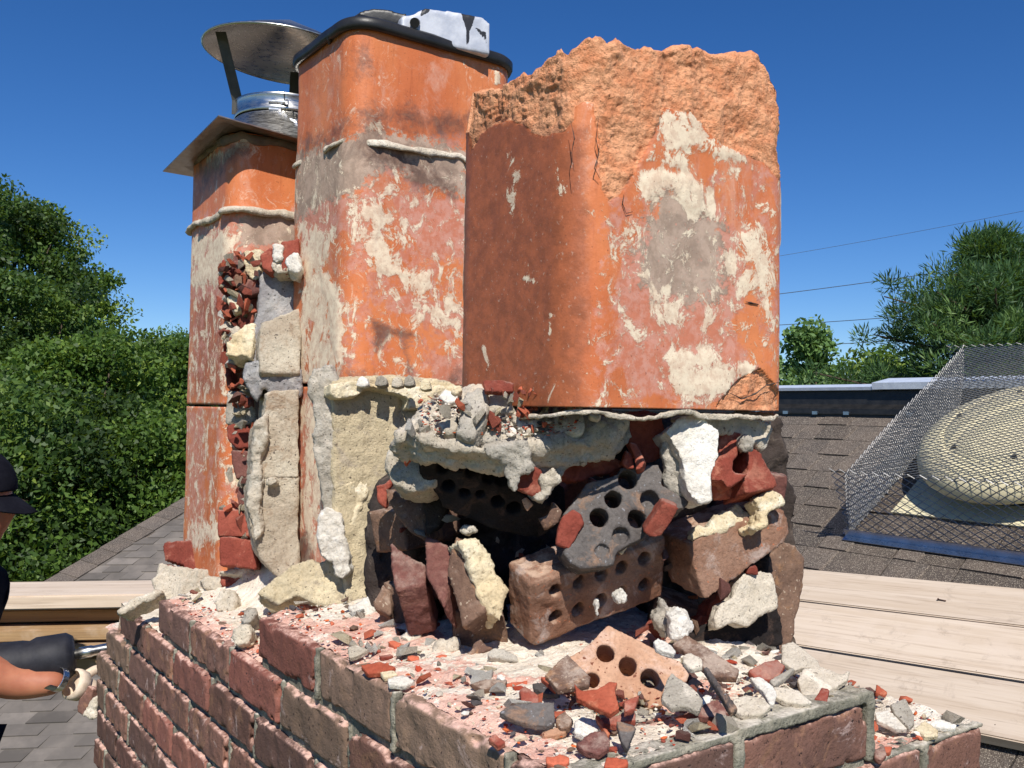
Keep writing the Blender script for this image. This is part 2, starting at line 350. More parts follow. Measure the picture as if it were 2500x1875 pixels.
# ------------------------------------------------------------------ roofs of the house
RO = np.array([4.09, 0, .39]); RU = nrm((1, 0, .62)); RN = nrm((-.62, 0, 1)); RY = np.array([0, 1., 0])
def roofp(s, y, h=0): return RO + RU*s + RY*y + RN*h           # s: distance along the slope from the ridge (negative = down)
def boxpts(bm, base, ax, ay, az_, top_scale=None):
    vs_ = [bm.verts.new(base+ax*i+ay*j+az_*k) for i in (0, 1) for j in (0, 1) for k in (0, 1)]
    for f in ((0,1,3,2), (4,6,7,5), (0,4,5,1), (2,3,7,6), (0,2,6,4), (1,5,7,3)): bm.faces.new([vs_[i] for i in f])
house = empty('house', (4.09, 1.5, .39), 'house under a grey brown asphalt shingle roof around the brick chimney', 'house')
bm = bmesh.new(); boxpts(bm, Vector(roofp(-4.0, -2.2, -.1)), Vector(RU*4.0), Vector(RY*7.0), Vector(RN*.096))
boxpts(bm, Vector(roofp(0, -2.2, -.1)), Vector(nrm((1, 0, -.62))*4.0), Vector(RY*7.0), Vector(nrm((.62, 0, 1))*.096))
o = add('roof_deck', from_bm('roof_deck', bm), M['shingle'], house)
bm = bmesh.new(); bm_box(bm, .9, 7.2, -2.0, 4.6, -6.4, -2.0); add('wall', from_bm('wall', bm), plain('house siding', L(190, 184, 170), L(176, 170, 158)), house)
# shingles: every course a row of separate tabs, alternate ones thicker
SH = []
for w_ in (.12, .16, .2, .25):
    for thick in (0, 1):
        bm = bmesh.new(); t0, t1 = (.011, .002) if thick else (.0055, .001)
        vv = [bm.verts.new(p) for p in ((0, 0, 0), (w_-.0015, 0, 0), (w_-.0015 - (.012 if thick else 0), 0, t0), ((.012 if thick else 0), 0, t0),
              (0, .17, 0), (w_-.0015, .17, 0), (w_-.0015, .17, t1), (0, .17, t1))]
        for f in ((0,1,2,3), (5,4,7,6), (0,3,7,4), (1,5,6,2), (3,2,6,7), (0,4,5,1)): bm.faces.new([vv[i] for i in f])
        bmesh.ops.recalc_face_normals(bm, faces=bm.faces)
        me = from_bm('shingle', bm); me.materials.append(M['shingle']); SH.append((w_, me))
EXP = .1435; cnt = 0; extra = []
for row in range(0, 24):
    s = -.14-EXP*(row+1); y = -1.6+rnd.random()*.2; k = row % 2
    ymax = 4.2
    while y < ymax:
        wi = rnd.choice((0, 1, 2, 3)); th = k % 2; k += 1; w_, me = SH[wi*2+th]
        p = roofp(s+rnd.uniform(-.002, .002), y, 0)
        # skip what can never be seen
        d = p-CAM; z = d@FW; px = 1250+FPX*(d@RT)/z; py = 937.5-FPX*(d@UP)/z
        if z > 0 and 1700 < px < 2950 and 900 < py < 2100 and row < 20:
            Mx = Matrix(((RY[0], RU[0], RN[0], p[0]), (RY[1], RU[1], RN[1], p[1]), (RY[2], RU[2], RN[2], p[2]), (0, 0, 0, 1)))
            vis = px < 2560 and py < 1900
            (extra.append((me, Mx)) if (cnt >= 285 or not vis) else None)
            if cnt < 285 and vis:
                o = bpy.data.objects.new('shingle', me); COL.objects.link(o); o.parent = house
                tilt = Matrix.Rotation(rnd.uniform(-.004, .010), 4, 'X'); o.matrix_local = Matrix.Translation(-house.location) @ Mx @ tilt; cnt += 1
        y += w_
bm = bmesh.new()
for me, Mx in extra:
    n0 = len(bm.verts); bm.from_mesh(me); bm.verts.ensure_lookup_table()
    for v in bm.verts[n0:]: v.co = Mx @ v.co
if extra:
    me = from_bm('shingle_field', bm); o = add('shingle_field', me, M['shingle'], house); o['kind'] = 'stuff'
# ridge flashing: pale top, black side strip below
bm = bmesh.new()
def prof(bm, P, y0, y1):
    A = [bm.verts.new((x, y0, z)) for x, z in P]; B = [bm.verts.new((x, y1, z)) for x, z in P]
    n = len(P)
    for i in range(n): bm.faces.new((A[i], A[(i+1) % n], B[(i+1) % n], B[i]))
    bm.faces.new(A[::-1]); bm.faces.new(B)
rx, rz = 4.09, .39
prof(bm, [(rx-.17, rz-.105), (rx-.165, rz-.055), (rx-.13, rz-.03), (rx-.12, rz+.045), (rx+.12, rz+.045), (rx+.2, rz-.1)], -2.2, 4.8)
bmesh.ops.recalc_face_normals(bm, faces=bm.faces)
add('ridge_vent', from_bm('ridge_vent', bm), M['blackmetal'], house)
bm = bmesh.new()
prof(bm, [(rx-.15, rz+.047), (rx-.155, rz+.064), (rx, rz+.085), (rx+.15, rz+.05)], 2.27, 4.8)
prof(bm, [(rx-.155, rz+.05), (rx-.16, rz+.085), (rx, rz+.115), (rx+.15, rz+.05)], -2.2, 2.3)
bmesh.ops.recalc_face_normals(bm, faces=bm.faces)
add('ridge_flashing', from_bm('ridge_flashing', bm), plain('pale coated flashing', L(206, 214, 224), L(190, 198, 210), .35), house)
bm = bmesh.new(); bm_box(bm, rx-.181, rx-.171, -2.2, 4.8, rz-.085, rz-.079)
add('cable', from_bm('cable', bm), M['blackmetal'], house)
for yy in (2.05, 2.42, 2.62, 2.82, 3.02):
    bm = bmesh.new(); bm_box(bm, rx-.186, rx-.17, yy, yy+.035, rz-.088, rz-.07); add('cable_clip', from_bm('cable_clip', bm), M['galv'], house)

# wing roof at the left, facing the camera
AZ = rad(116.3); WX = np.array([math.sin(AZ), math.cos(AZ), 0]); WG = np.array([-math.cos(AZ), math.sin(AZ), 0])   # along the courses / up the slope (plan)
WP = .40; WS = nrm(WG+np.array([0, 0, WP])); WN = nrm(np.cross(WX, WS)); WN = WN if WN[2] > 0 else -WN
w0 = at_depth('r', 1200, 1225, 10.4)
def wingp(a, s, h=0): return w0 + WX*a + WS*s + WN*h
pa = on_plane('d', 408, 1086, w0, WN); pb = on_plane('d', 128, 1258, w0, WN)
hd = nrm(pa-pb); hA = pb-hd*8; hB = pa+hd*3.2
def ws(p): q = p-w0; return q@WX, q@WS
a0, s0 = ws(hA); a1, s1 = ws(hB)
bm = bmesh.new()
V = [bm.verts.new(p) for p in (hA, hB, wingp(a1+9, s1), wingp(a1+9, s0))]; bm.faces.new(V)
r_ = bmesh.ops.extrude_face_region(bm, geom=bm.faces[:]); 
for v in [g for g in r_['geom'] if isinstance(g, bmesh.types.BMVert)]: v.co -= Vector(WN*.15)
bmesh.ops.recalc_face_normals(bm, faces=bm.faces)
add('wing_roof_deck', from_bm('wing_roof_deck', bm), M['shingle_far'], house)
V, Fq, ca = [], [], []
s = s0
rr = random.Random(3)
while s < s1-.05:
    al = a0+(a1-a0)*(s-s0)/(s1-s0); a = al+rr.random()*.2; k = rr.randint(0, 1)
    am = al + 12
    while a < min(am, 6):
        w_ = rr.choice((.17, .22, .27, .32)); th = .016 if k % 2 else .006; k += 1; ins = .05 if k % 2 == 0 else 0.0
        b = len(V); aa = a+ins*0; bb = a+w_
        for (x, y_, h) in ((aa, s, 0.002), (bb, s, .002), (bb-.0, s, th), (aa+.0, s, th), (aa+.06, s+.16, .002), (bb+.06, s+.16, .002), (bb+.06, s+.16, .004), (aa+.06, s+.16, .004)): V.append(wingp(x, y_, h))
        Fq += [(b, b+1, b+2, b+3), (b, b+3, b+7, b+4), (b+1, b+5, b+6, b+2), (b+3, b+2, b+6, b+7)]
        c = rr.uniform(.7, 1.2); ca += [c]*8
        a += w_
    s += EXP
me = mesh_np('wing_shingles', V, Fq, False); setattr_f(me, 'tone', ca)
t = NT('wing shingle'); col = t.mix(t.ramp(t.noise(3, 4), .35, .65), L(124, 116, 108), L(104, 98, 92)); hv = t.n.new('ShaderNodeHueSaturation'); t.l.new(col, hv.inputs['Color']); t.l.new(t.attr('tone'), hv.inputs['Value'])
o = add('wing_shingles', me, t.done(hv.outputs[0], .95, 0, t.bump(t.noise(90, 3), .5, .003), .2), house); o['kind'] = 'stuff'
Lh = np.linalg.norm(hB-hA); nh = int(Lh/.28); pn = nrm(np.cross(hd, WN)); pn = pn if pn@WX > 0 else -pn
hipmat = shingle_mat('hip cap shingle', 1.1)
for i in range(nh):
    p = hA+hd*(i*.28)
    q, _x = project((p)[None, :]); 
    if not (-200 < q[0] < 560): continue
    bm = bmesh.new(); boxpts(bm, Vector(p+WN*(.006)-pn*.12), Vector(hd*.30+WN*-.008), Vector(pn*.24), Vector(WN*.018))
    add('hip_cap', from_bm('hip_cap', bm), hipmat, house)

# ------------------------------------------------------------------ scaffold planks on the right slope
def plank_mesh(A, B, w, t, up, seed=0):
    """A->B near edge line, w width vector, t thickness"""
    A, B, w, up = [np.asarray(x, float) for x in (A, B, w, up)]; L_ = np.linalg.norm(B-A); n = 60; m_ = 6
    d = (B-A)/L_; wl_ = np.linalg.norm(w); wd = w/wl_
    bm = bmesh.new(); bm_box(bm, 0, wl_, 0, L_, -t, 0); bmesh.ops.bevel(bm, geom=bm.edges[:], offset=.004, segments=2, affect='EDGES')
    bmesh.ops.bisect_plane(bm, geom=bm.verts[:]+bm.edges[:]+bm.faces[:], plane_co=(0, L_/2, 0), plane_no=(0, 1, 0))
    return from_bm('plank', bm, False), Matrix(((wd[0], d[0], up[0], A[0]), (wd[1], d[1], up[1], A[1]), (wd[2], d[2], up[2], A[2]), (0, 0, 0, 1)))
def place(name, me, Mx, mat, label, cat, group=None):
    me.materials.append(mat); o = bpy.data.objects.new(name, me); COL.objects.link(o); o.matrix_world = Mx; return tag(o, label, cat, group)
PH = .07
def rl(fr, x, y): return on_plane(fr, x, y, RO+RN*PH, RN)
lines = [(rl('m', 890, 90), rl('m', 2212, 200)), (rl('m', 870, 290), rl('m', 2212, 450)), (rl('m', 780, 545), rl('m', 2212, 770)), (rl('m', 1970, 1092), rl('m', 2212, 1140))]
def sc(p): q = p-RO; return q@RU, p[1]
def line_s(i, y):
    (s1_, y1_), (s2_, y2_) = sc(lines[i][0]), sc(lines[i][1])
    if i == 3: (s3, _), k = sc(lines[3][0]), None; g = (sc(lines[2][1])[0]-sc(lines[2][0])[0])/(sc(lines[2][1])[1]-sc(lines[2][0])[1]); return s1_+(y-y1_)*g
    return s1_+(y-y1_)*(s2_-s1_)/(y2_-y1_)
plabs = ['bleached scaffold plank on the right roof slope, uppermost and closest to the mesh cage', 'bleached scaffold plank on the right roof slope, middle one of the three', 'bleached scaffold plank on the right roof slope, lowest and nearest the chimney corner']
for i in range(3):
    y0, y1 = 2.6, -.9
    g = .009
    A = roofp(line_s(i+1, y0)+g, y0, PH-.004*i); B = roofp(line_s(i+1, y1)+g, y1, PH-.004*i)
    wdt = line_s(i, y0)-line_s(i+1, y0)-g
    d = nrm(B-A); wv = nrm(np.cross(d, RN)); wv = wv if wv@RU > 0 else -wv
    me, Mx = plank_mesh(A, B, wv*wdt, .04, RN); Mx = Matrix(((wv[0], d[0], RN[0], A[0]), (wv[1], d[1], RN[1], A[1]), (wv[2], d[2], RN[2], A[2]), (0, 0, 0, 1)))
    place('scaffold_plank', me, Mx, M['plank'], plabs[i], 'plank', 'bleached planks laid on the right roof slope')
bm = bmesh.new(); 
for yy in (2.2, .2): boxpts(bm, Vector(roofp(-2.1, yy, .006)), Vector(RU*.75), Vector(RY*.05), Vector(RN*.02))
bm.free()
# nail lying on the top plank
p = rl('m', 1700, 284); q = rl('m', 1745, 292)
bm = bmesh.new(); bm_tube(bm, [p+RN*.004, q+RN*.004], .0022, 8); bm_cyl(bm, p+RN*.004, nrm(p-q), .005, .005, .002, 10)
tag(add('nail', from_bm('nail', bm, True), plain('rusty nail', L(90, 64, 50), L(70, 52, 46)), center=True), 'small rusty nail stuck in the uppermost bleached plank', 'nail')

# stack of planks behind, left of the chimney
labs = ['pale pink topped plank, topmost of the stack left of the chimney', 'brown plank edge in deep shade, second from the top of the left stack', 'warm brown plank, third from the top of the left stack', 'grey brown plank with dark stains, fourth from the top of the left stack', 'grey brown plank at the bottom of the left stack above the drill bit']
pl0 = on_plane('d', 5, 1288, (0, 0, -.3), (0, 0, 1))
for i in range(5):
    z = -.3-.047*i-(.012 if i > 0 else 0); off = [0, .075, .01, .0, .02][i]
    A = pl0+WG*off-WX*1.2; A[2] = z; B = A+WX*2.15
    me, _ = plank_mesh(A, B, WG*.24, .0385 if i else .043, (0, 0, 1))
    tilt = 0
    Mx = Matrix(((WG[0], WX[0], 0, A[0]), (WG[1], WX[1], 0, A[1]), (0, 0, 1, z), (0, 0, 0, 1)))
    place('stacked_plank', me, Mx, M['plank'] if i == 0 else M['plank_old'], labs[i], 'plank', 'planks stacked left of the chimney')

# ------------------------------------------------------------------ roof fan with its dome and mesh cage
fan = empty('roof_fan', tuple(roofp(-.58, 1.33, 0)), 'cream domed attic fan on the right roof slope inside the wire cage', 'roof vent')
FC = roofp((3.60-4.09)/RU[0], 1.33, 0)
def lathe(bm, c, ax, ux, prof_, seg=72):
    ax = np.asarray(ax); ux = np.asarray(ux); uy = np.cross(ax, ux); rings = []
    for r, h in prof_:
        rings.append([bm.verts.new(c+ax*h+(ux*math.cos(2*math.pi*k/seg)+uy*math.sin(2*math.pi*k/seg))*r) for k in range(seg)])
    for a, b in zip(rings, rings[1:]):
        for k in range(seg): bm.faces.new((a[k], a[(k+1) % seg], b[(k+1) % seg], b[k]))
    return rings
bm = bmesh.new(); rg = lathe(bm, FC, RN, RU, [(.405, .10), (.42, .105), (.425, .12), (.42, .15), (.40, .185), (.36, .21), (.31, .222), (.298, .224), (.292, .217), (.285, .224), (.2, .236), (.1, .242), (.01, .244)])
bm.faces.new(rg[-1])
def fan_mat():
    t = NT('cream dome'); col = t.mix(t.ramp(t.noise(6, 6, .6), .35, .65), L(236, 224, 184), L(222, 210, 176)); col = t.mix(t.ramp(t.noise(12, 6, .75, .5), .56, .66, 0, .6), col, L(178, 170, 146))
    return t.done(col, .45, 0, t.bump(t.noise(60, 3), .1, .002), .4)
M['dome'] = fan_mat(); add('dome', from_bm('dome', bm, True), M['dome'], fan)
bm = bmesh.new(); lathe(bm, FC, RN, RU, [(.30, .0), (.30, .10), (.40, .10)]); add('throat', from_bm('throat', bm, True), plain('dark painted throat', L(66, 68, 72), L(52, 54, 58)), fan)
bm = bmesh.new(); boxpts(bm, Vector(FC-RU*.42-RY*.42+RN*.010), Vector(RU*.84), Vector(RY*.84), Vector(RN*.006)); add('flashing', from_bm('flashing', bm), M['dome'], fan)
for k in range(6):
    a = k*math.pi/3+.35; c = FC+(RU*math.cos(a)+np.cross(RN, RU)*math.sin(a))*.272+RN*.224
    bm = bmesh.new(); bm_cyl(bm, c, RN, .012, .009, .012, 10); add('bolt', from_bm('bolt', bm), M['blackmetal'], fan)
cage = empty('wire_cage', tuple(roofp(-.95, 1.85, 0)), 'grey expanded metal cage over the domed fan on the right roof slope', 'cage')
CS0, CS1, CY0, CY1, CH = sc(np.array([3.084, 1.85, -.233]))[0], -.06, .30, 1.85, .325
def lattice(p0, ux, uy, Lx, Ly, cx=.040, cy=.019, r=.0013, jit=.0):
    """expanded-metal diamonds as flat strands"""
    V, Fc = [], []; nx, ny = int(round(Lx/cx)), int(round(Ly/cy)); n = nrm(np.cross(ux, uy)); cx, cy = Lx/nx, Ly/ny
    def pt(i, j): 
        x, y = i*cx, j*cy; b = math.sin(x*7+y*5)*.004+math.sin(x*2.3-y*9)*.004
        return p0+ux*x+uy*y+n*b
    for i in range(nx+1):
        for j in range(ny):
            for (a, b) in (((i, j), (i+.5, j+.5)), ((i, j), (i-.5, j+.5)), ((i+.5, j+.5), (i, j+1)), ((i-.5, j+.5), (i, j+1))):
                if b[0] < 0 or b[0] > nx or a[0] < 0 or a[0] > nx: continue
                A, B = pt(*a), pt(*b); d = nrm(B-A); s1_ = nrm(np.cross(d, n)); k = len(V)
                for q in (A, B):
                    V.extend([q+s1_*r, q+n*r*1.6, q-s1_*r, q-n*r*1.6])
                for e in range(4): Fc.append((k+e, k+(e+1) % 4, k+4+(e+1) % 4, k+4+e))
    return V, Fc
H0 = .015
parts_ = []
for nm, args in (('top_mesh', (roofp(CS0+.03, CY0, CH), RY, RU, CY1-CY0-.09, CS1-CS0-.03)), ('side_mesh', (roofp(CS0, CY0, H0), RY, nrm(RN*CH+RU*.03), CY1-CY0, CH)),
                 ('end_mesh', (roofp(CS0, CY1, H0), RU, nrm(RN*CH-RY*.09), CS1-CS0, math.hypot(CH, .09)))):
    if nm == 'side_mesh': V, Fc = lattice(*args, cx=.052, cy=.036, r=.0015)
    elif nm == 'end_mesh': V, Fc = lattice(*args, cx=.036, cy=.020)
    else: V, Fc = lattice(*args, cx=.042, cy=.021)
    me = mesh_np(nm, V, Fc, False); add(nm, me, M['wire'], cage)
V, Fc = lattice(roofp(CS1, CY0, H0), RY, RN, CY1-CY0, CH, cx=.042, cy=.024); add('back_mesh', mesh_np('back_mesh', V, Fc, False), M['wire'], cage)
for (a, b, up_, out_) in ((roofp(CS0-.012, CY1+.01, .014), roofp(CS0-.012, CY0, .014), RN, RU), (roofp(CS0, CY1, .014), roofp(CS1, CY1, .014), RN, -RY)):
    bm = bmesh.new(); boxpts(bm, Vector(a), Vector(b-a), Vector(up_*.036), Vector(out_*.002)); boxpts(bm, Vector(a), Vector(b-a), Vector(-out_*.03), Vector(up_*.002))
    bmesh.ops.recalc_face_normals(bm, faces=bm.faces)
    add('angle_strip', from_bm('angle_strip', bm), M['galv'], cage)

# ------------------------------------------------------------------ brick chimney
c_, m_ = .0672, .2032; BH, BW, BL = .0575, .092, .1945
CW = .632
chim = empty('brick_chimney', (0, 0, -1.2), 'brown brick chimney stack, partly demolished, rubble and broken flues on its top', 'chimney')
def brick_mesh(l, w, h, seed):
    bm = bmesh.new(); bm_box(bm, 0, l, 0, w, 0, h)
    bmesh.ops.bevel(bm, geom=bm.edges[:], offset=.0032, segments=2, affect='EDGES')
    me = remesh(bm, .0036)
    co = getco(me); e = np.zeros(len(co)); dm = np.array([l, w, h])
    ed = np.minimum(co, dm-co); ns = (ed < .007).sum(1); srt = np.sort(ed, 1); near = np.exp(-(srt[:, 1]/.006)**2)
    nz = np.maximum(0, fbm(co*34+seed*7.7, 4, seed, .6)-.02); cdir = (dm/2-co); cdir /= np.linalg.norm(cdir*[.3, 1, 1], axis=1)[:, None]
    co = co+cdir*(near*nz*.022)[:, None]; setco(me, co)
    roughen(me, [(.0018, 16, 'f'), (.0013, 60, 'f'), (.0030, 38, 'p')], seed)
    me.materials.append(M['brick']); return me
BV = {}
for k in range(9): BV[('s', k)] = brick_mesh(BL, BW, BH, 11+k)
for k in range(4): BV[('h', k)] = brick_mesh(.0905, BL*.6, BH, 41+k)
for k in range(2): BV[('q', k)] = brick_mesh(.121, BW, BH, 61+k)
def put_brick(me, origin, ax, ay, jit=True):
    """ax: length direction, ay: inward direction"""
    ax, ay = Vector(ax), Vector(ay); az_ = Vector((0, 0, 1)); o = bpy.data.objects.new('brick', me); COL.objects.link(o); o.parent = chim
    if rnd.random() < .5:   # flip for variety
        pass
    Mx = Matrix(((ax[0], ay[0], 0, origin[0]), (ax[1], ay[1], 0, origin[1]), (0, 0, 1, origin[2]), (0, 0, 0, 1)))
    J = Matrix.Rotation(rnd.uniform(-.008, .008), 4, 'Z') @ Matrix.Rotation(rnd.uniform(-.006, .006), 4, 'Y') @ Matrix.Translation((0, rnd.uniform(-.0015, .0015), rnd.uniform(-.0008, .0008)))
    o.matrix_local = Matrix.Translation(-chim.location) @ Mx @ J; return o
bi = 0
LEFT_END = {0: .70, 1: 1.207, 2: 1.512, 3: 1.615, }
for lv in range(0, 10):
    z = -lv*c_-BH; even = lv % 2 == 0
    yend = LEFT_END.get(lv, 1.715)
    # left face: stretchers along Y, outer face X=0 (local y = inward +X)
    y = .0 if not even else .0915
    first = True
    while y < yend-.05:
        l = min(BL, yend-y)
        if l > .17: me = BV[('s', bi % 9)]
        else: me = BV[('q', bi % 2)] if l > .105 else BV[('h', bi % 4)]
        put_brick(me, (0, y, z), (0, 1, 0), (1, 0, 0)) if l > .105 or True else None
        bi += 1; y += m_
    # right face: along X, outer face Y=0
    if lv <= 5:
        if even: x = 0.
        else: x = .0975
        xe = CW if lv > 0 else .41
        while x < xe-.05:
            l = min(BL, xe-x); me = BV[('s', (bi*4) % 9)] if l > .17 else BV[('q', bi % 2)]
            put_brick(me, (x, 0, z), (1, 0, 0), (0, 1, 0)); bi += 1; x += m_
        # right end wall
        y = BW+.01
        while y < 1.5 and lv > 0:
            if y < .7: put_brick(BV[('s', bi % 9)], (CW, y, z), (0, 1, 0), (-1, 0, 0))
            bi += 1; y += m_
# mortar core: one recessed body with lumpy bed joints
bm = bmesh.new()
for lv in range(0, 10):
    z1 = -lv*c_-.004 if lv else -.006; z0 = -(lv+1)*c_-.004; yend = LEFT_END.get(lv, 1.715); xe = CW if lv > 0 else .408
    bm_box(bm, .0085, xe-.0085, .006, yend-.008, z0, z1)
core = bm
me = remesh(core, .006); roughen(me, [(.003, 60, 'f'), (.0015, 160, 'f')], 5)
add('mortar', me, M['joint'], chim)
# pale head joints and lime runs on the left face, some bed mortar squeezed proud
def strip(bm, y, z0, z1, w, x=-.0015, wob=.002):
    n = 8
    for k in range(n):
        za, zb = z0+(z1-z0)*k/n, z0+(z1-z0)*(k+1)/n; ww = w*(.6+.6*rnd.random()); yy = y+rnd.uniform(-wob, wob)
        bm_box(bm, x, x+.012, yy-ww/2, yy+ww/2, za-.001, zb+.001)
bm = bmesh.new()
for lv in range(0, 9):
    y = .0915-.0045 if lv % 2 == 0 else m_-.0045
    while y < LEFT_END.get(lv, 1.715)-.05:
        strip(bm, y, -lv*c_-BH-.004, -lv*c_, .009, x=rnd.choice((-.001, .002, .004, .005)))
        y += m_
me = remesh(bm, .003); roughen(me, [(.002, 90, "f")], 9); o = add("head_joint", me, M["joint"], chim); o["kind"] = "stuff"
bm = bmesh.new()
for x in (.199, .4025, .0975-.004, .3, .505): 
    lv = 0 if x in (.199, .4025) else 1
    if x > .41 and lv == 0: continue
    bm_box(bm, x-.006, x+.006, -.0012, .012, -lv*c_-BH-.004, -lv*c_+.001)
for x in (.199, .4025): bm_box(bm, x-.006, x+.006, -.0012, .012, -2*c_-BH-.004, -2*c_+.001)
bm_box(bm, .20, .405, -.0005, .03, -.001, .0105); bm_box(bm, .0, .2, .002, .03, -.001, .006); bm_box(bm, .41, .63, .0005, .03, -c_-.001, -c_+.004)
me = remesh(bm, .003); roughen(me, [(.0025, 70, 'f'), (.001, 200, 'f')], 19); add('bed_mortar', me, M['joint'], chim)
# a broken strip of bed mortar standing on the right corner of the top course
# dust and crushed mortar bed covering the top
def bed():
    dx = .0035; xs = np.arange(.012, CW-.008, dx); ys = np.arange(.010, 1.70, dx); X, Y = np.meshgrid(xs, ys, indexing='ij'); P = np.stack([X.ravel(), Y.ravel(), np.zeros(X.size)], 1)
    lvl = np.zeros(X.size); x, y = P[:, 0], P[:, 1]
    wob = fbm(P*14, 3, 3)*.02
    base = np.where(y > .69+wob, -c_, 0.); base = np.where((x > .418+wob) & (y <= .09), -c_, base); base = np.where((y > .09), np.minimum(base, -c_*sstep(.43, .56, x+wob*.8)), base)
    # ramps towards the middle, where old mortar and rubble still stand
    d_in = np.minimum(x, CW-x)
    rise = sstep(.10, .2, x)*sstep(.66, .80, y)*c_*1.0 + sstep(.9, 1.5, y)*sstep(.03, .12, x)*.045
    base = base+np.where(base < -.01, rise, 0)
    base = np.where(y > 1.2+wob, np.minimum(base, -c_*1.0+rise), base)
    lim = -2*c_+2*c_*sstep(.05, .17, x+wob*.6); base = np.where(y > 1.2+wob*.4, np.minimum(base, lim), base)
    base = np.where(y > 1.45, np.minimum(base, -3.2*c_*sstep(1.47, 1.6, y+wob)+.0*y), base)
    edge = np.minimum(np.minimum(x, y), CW-x)
    h = base+.0035+.0045*fbm(P*26, 4, 1)+.0035*np.maximum(0, fbm(P*70, 3, 2))+.0022*ridged(P*120, 3, 6)*.8+.012*sstep(.08, .2, edge)*(.5+.5*fbm(P*9, 3, 8))
    h = h+.011*sstep(.10, .2, y)*sstep(.02, .14, x)*sstep(.6, .5, x)*(1-sstep(.5, .7, y))*(.6+.6*fbm(P*22, 4, 31))
    h -= .012*np.exp(-((x-.22)**2+(y-.15)**2)/.07**2)+.034*np.exp(-(((x-.172)/.036)**4+((y-.135)/.052)**4))
    h -= .007*(1-sstep(.0, .035, np.minimum(x, np.where((y < .7), y+.02, 1))))
    P[:, 2] = h
    nx, ny = X.shape; idx = np.arange(nx*ny).reshape(nx, ny)
    Fq = np.stack([idx[:-1, :-1], idx[1:, :-1], idx[1:, 1:], idx[:-1, 1:]], -1).reshape(-1, 4)
    me = mesh_np('rubble_dust', P, Fq)
    red = np.clip(.5+.9*fbm(P*[11, 11, 0], 4, 21)+.35*(1-sstep(.02, .09, x))-.3*sstep(1.0, 1.3, y), 0, 1)
    setattr_f(me, 'red', red)
    t = NT('crushed mortar and brick dust')
    n1, n2, n3 = t.noise(22, 7, .75, .4), t.noise(140, 4, .7), t.noise(60, 5, .7)
    col = t.mix(t.ramp(n1, .4, .6), L(240, 228, 210), L(222, 208, 188))
    r = t.math('ADD', t.attr('red'), t.math('MULTIPLY', t.math('SUBTRACT', n3, .5), 1.6)); col = t.mix(t.ramp(r, .62, .78, 0, .9), col, t.mix(t.ramp(n1, .4, .6), L(232, 188, 168), L(214, 160, 142)))
    col = t.mix(t.ramp(n2, .62, .68, 0, .8), col, L(176, 92, 68)); col = t.mix(t.ramp(t.noise(170, 3, .6), .66, .7, 0, .8), col, L(120, 110, 102)); col = t.mix(t.ramp(t.noise(210, 3, .6), .63, .67, 0, .9), col, L(246, 242, 232))
    nb = t.bump(n3, .9, .005); nb = t.bump(n2, 1., .004, nb)
    o = add('rubble_dust', me, t.done(col, .95, 0, nb, .15), chim); o['kind'] = 'stuff'
bed()

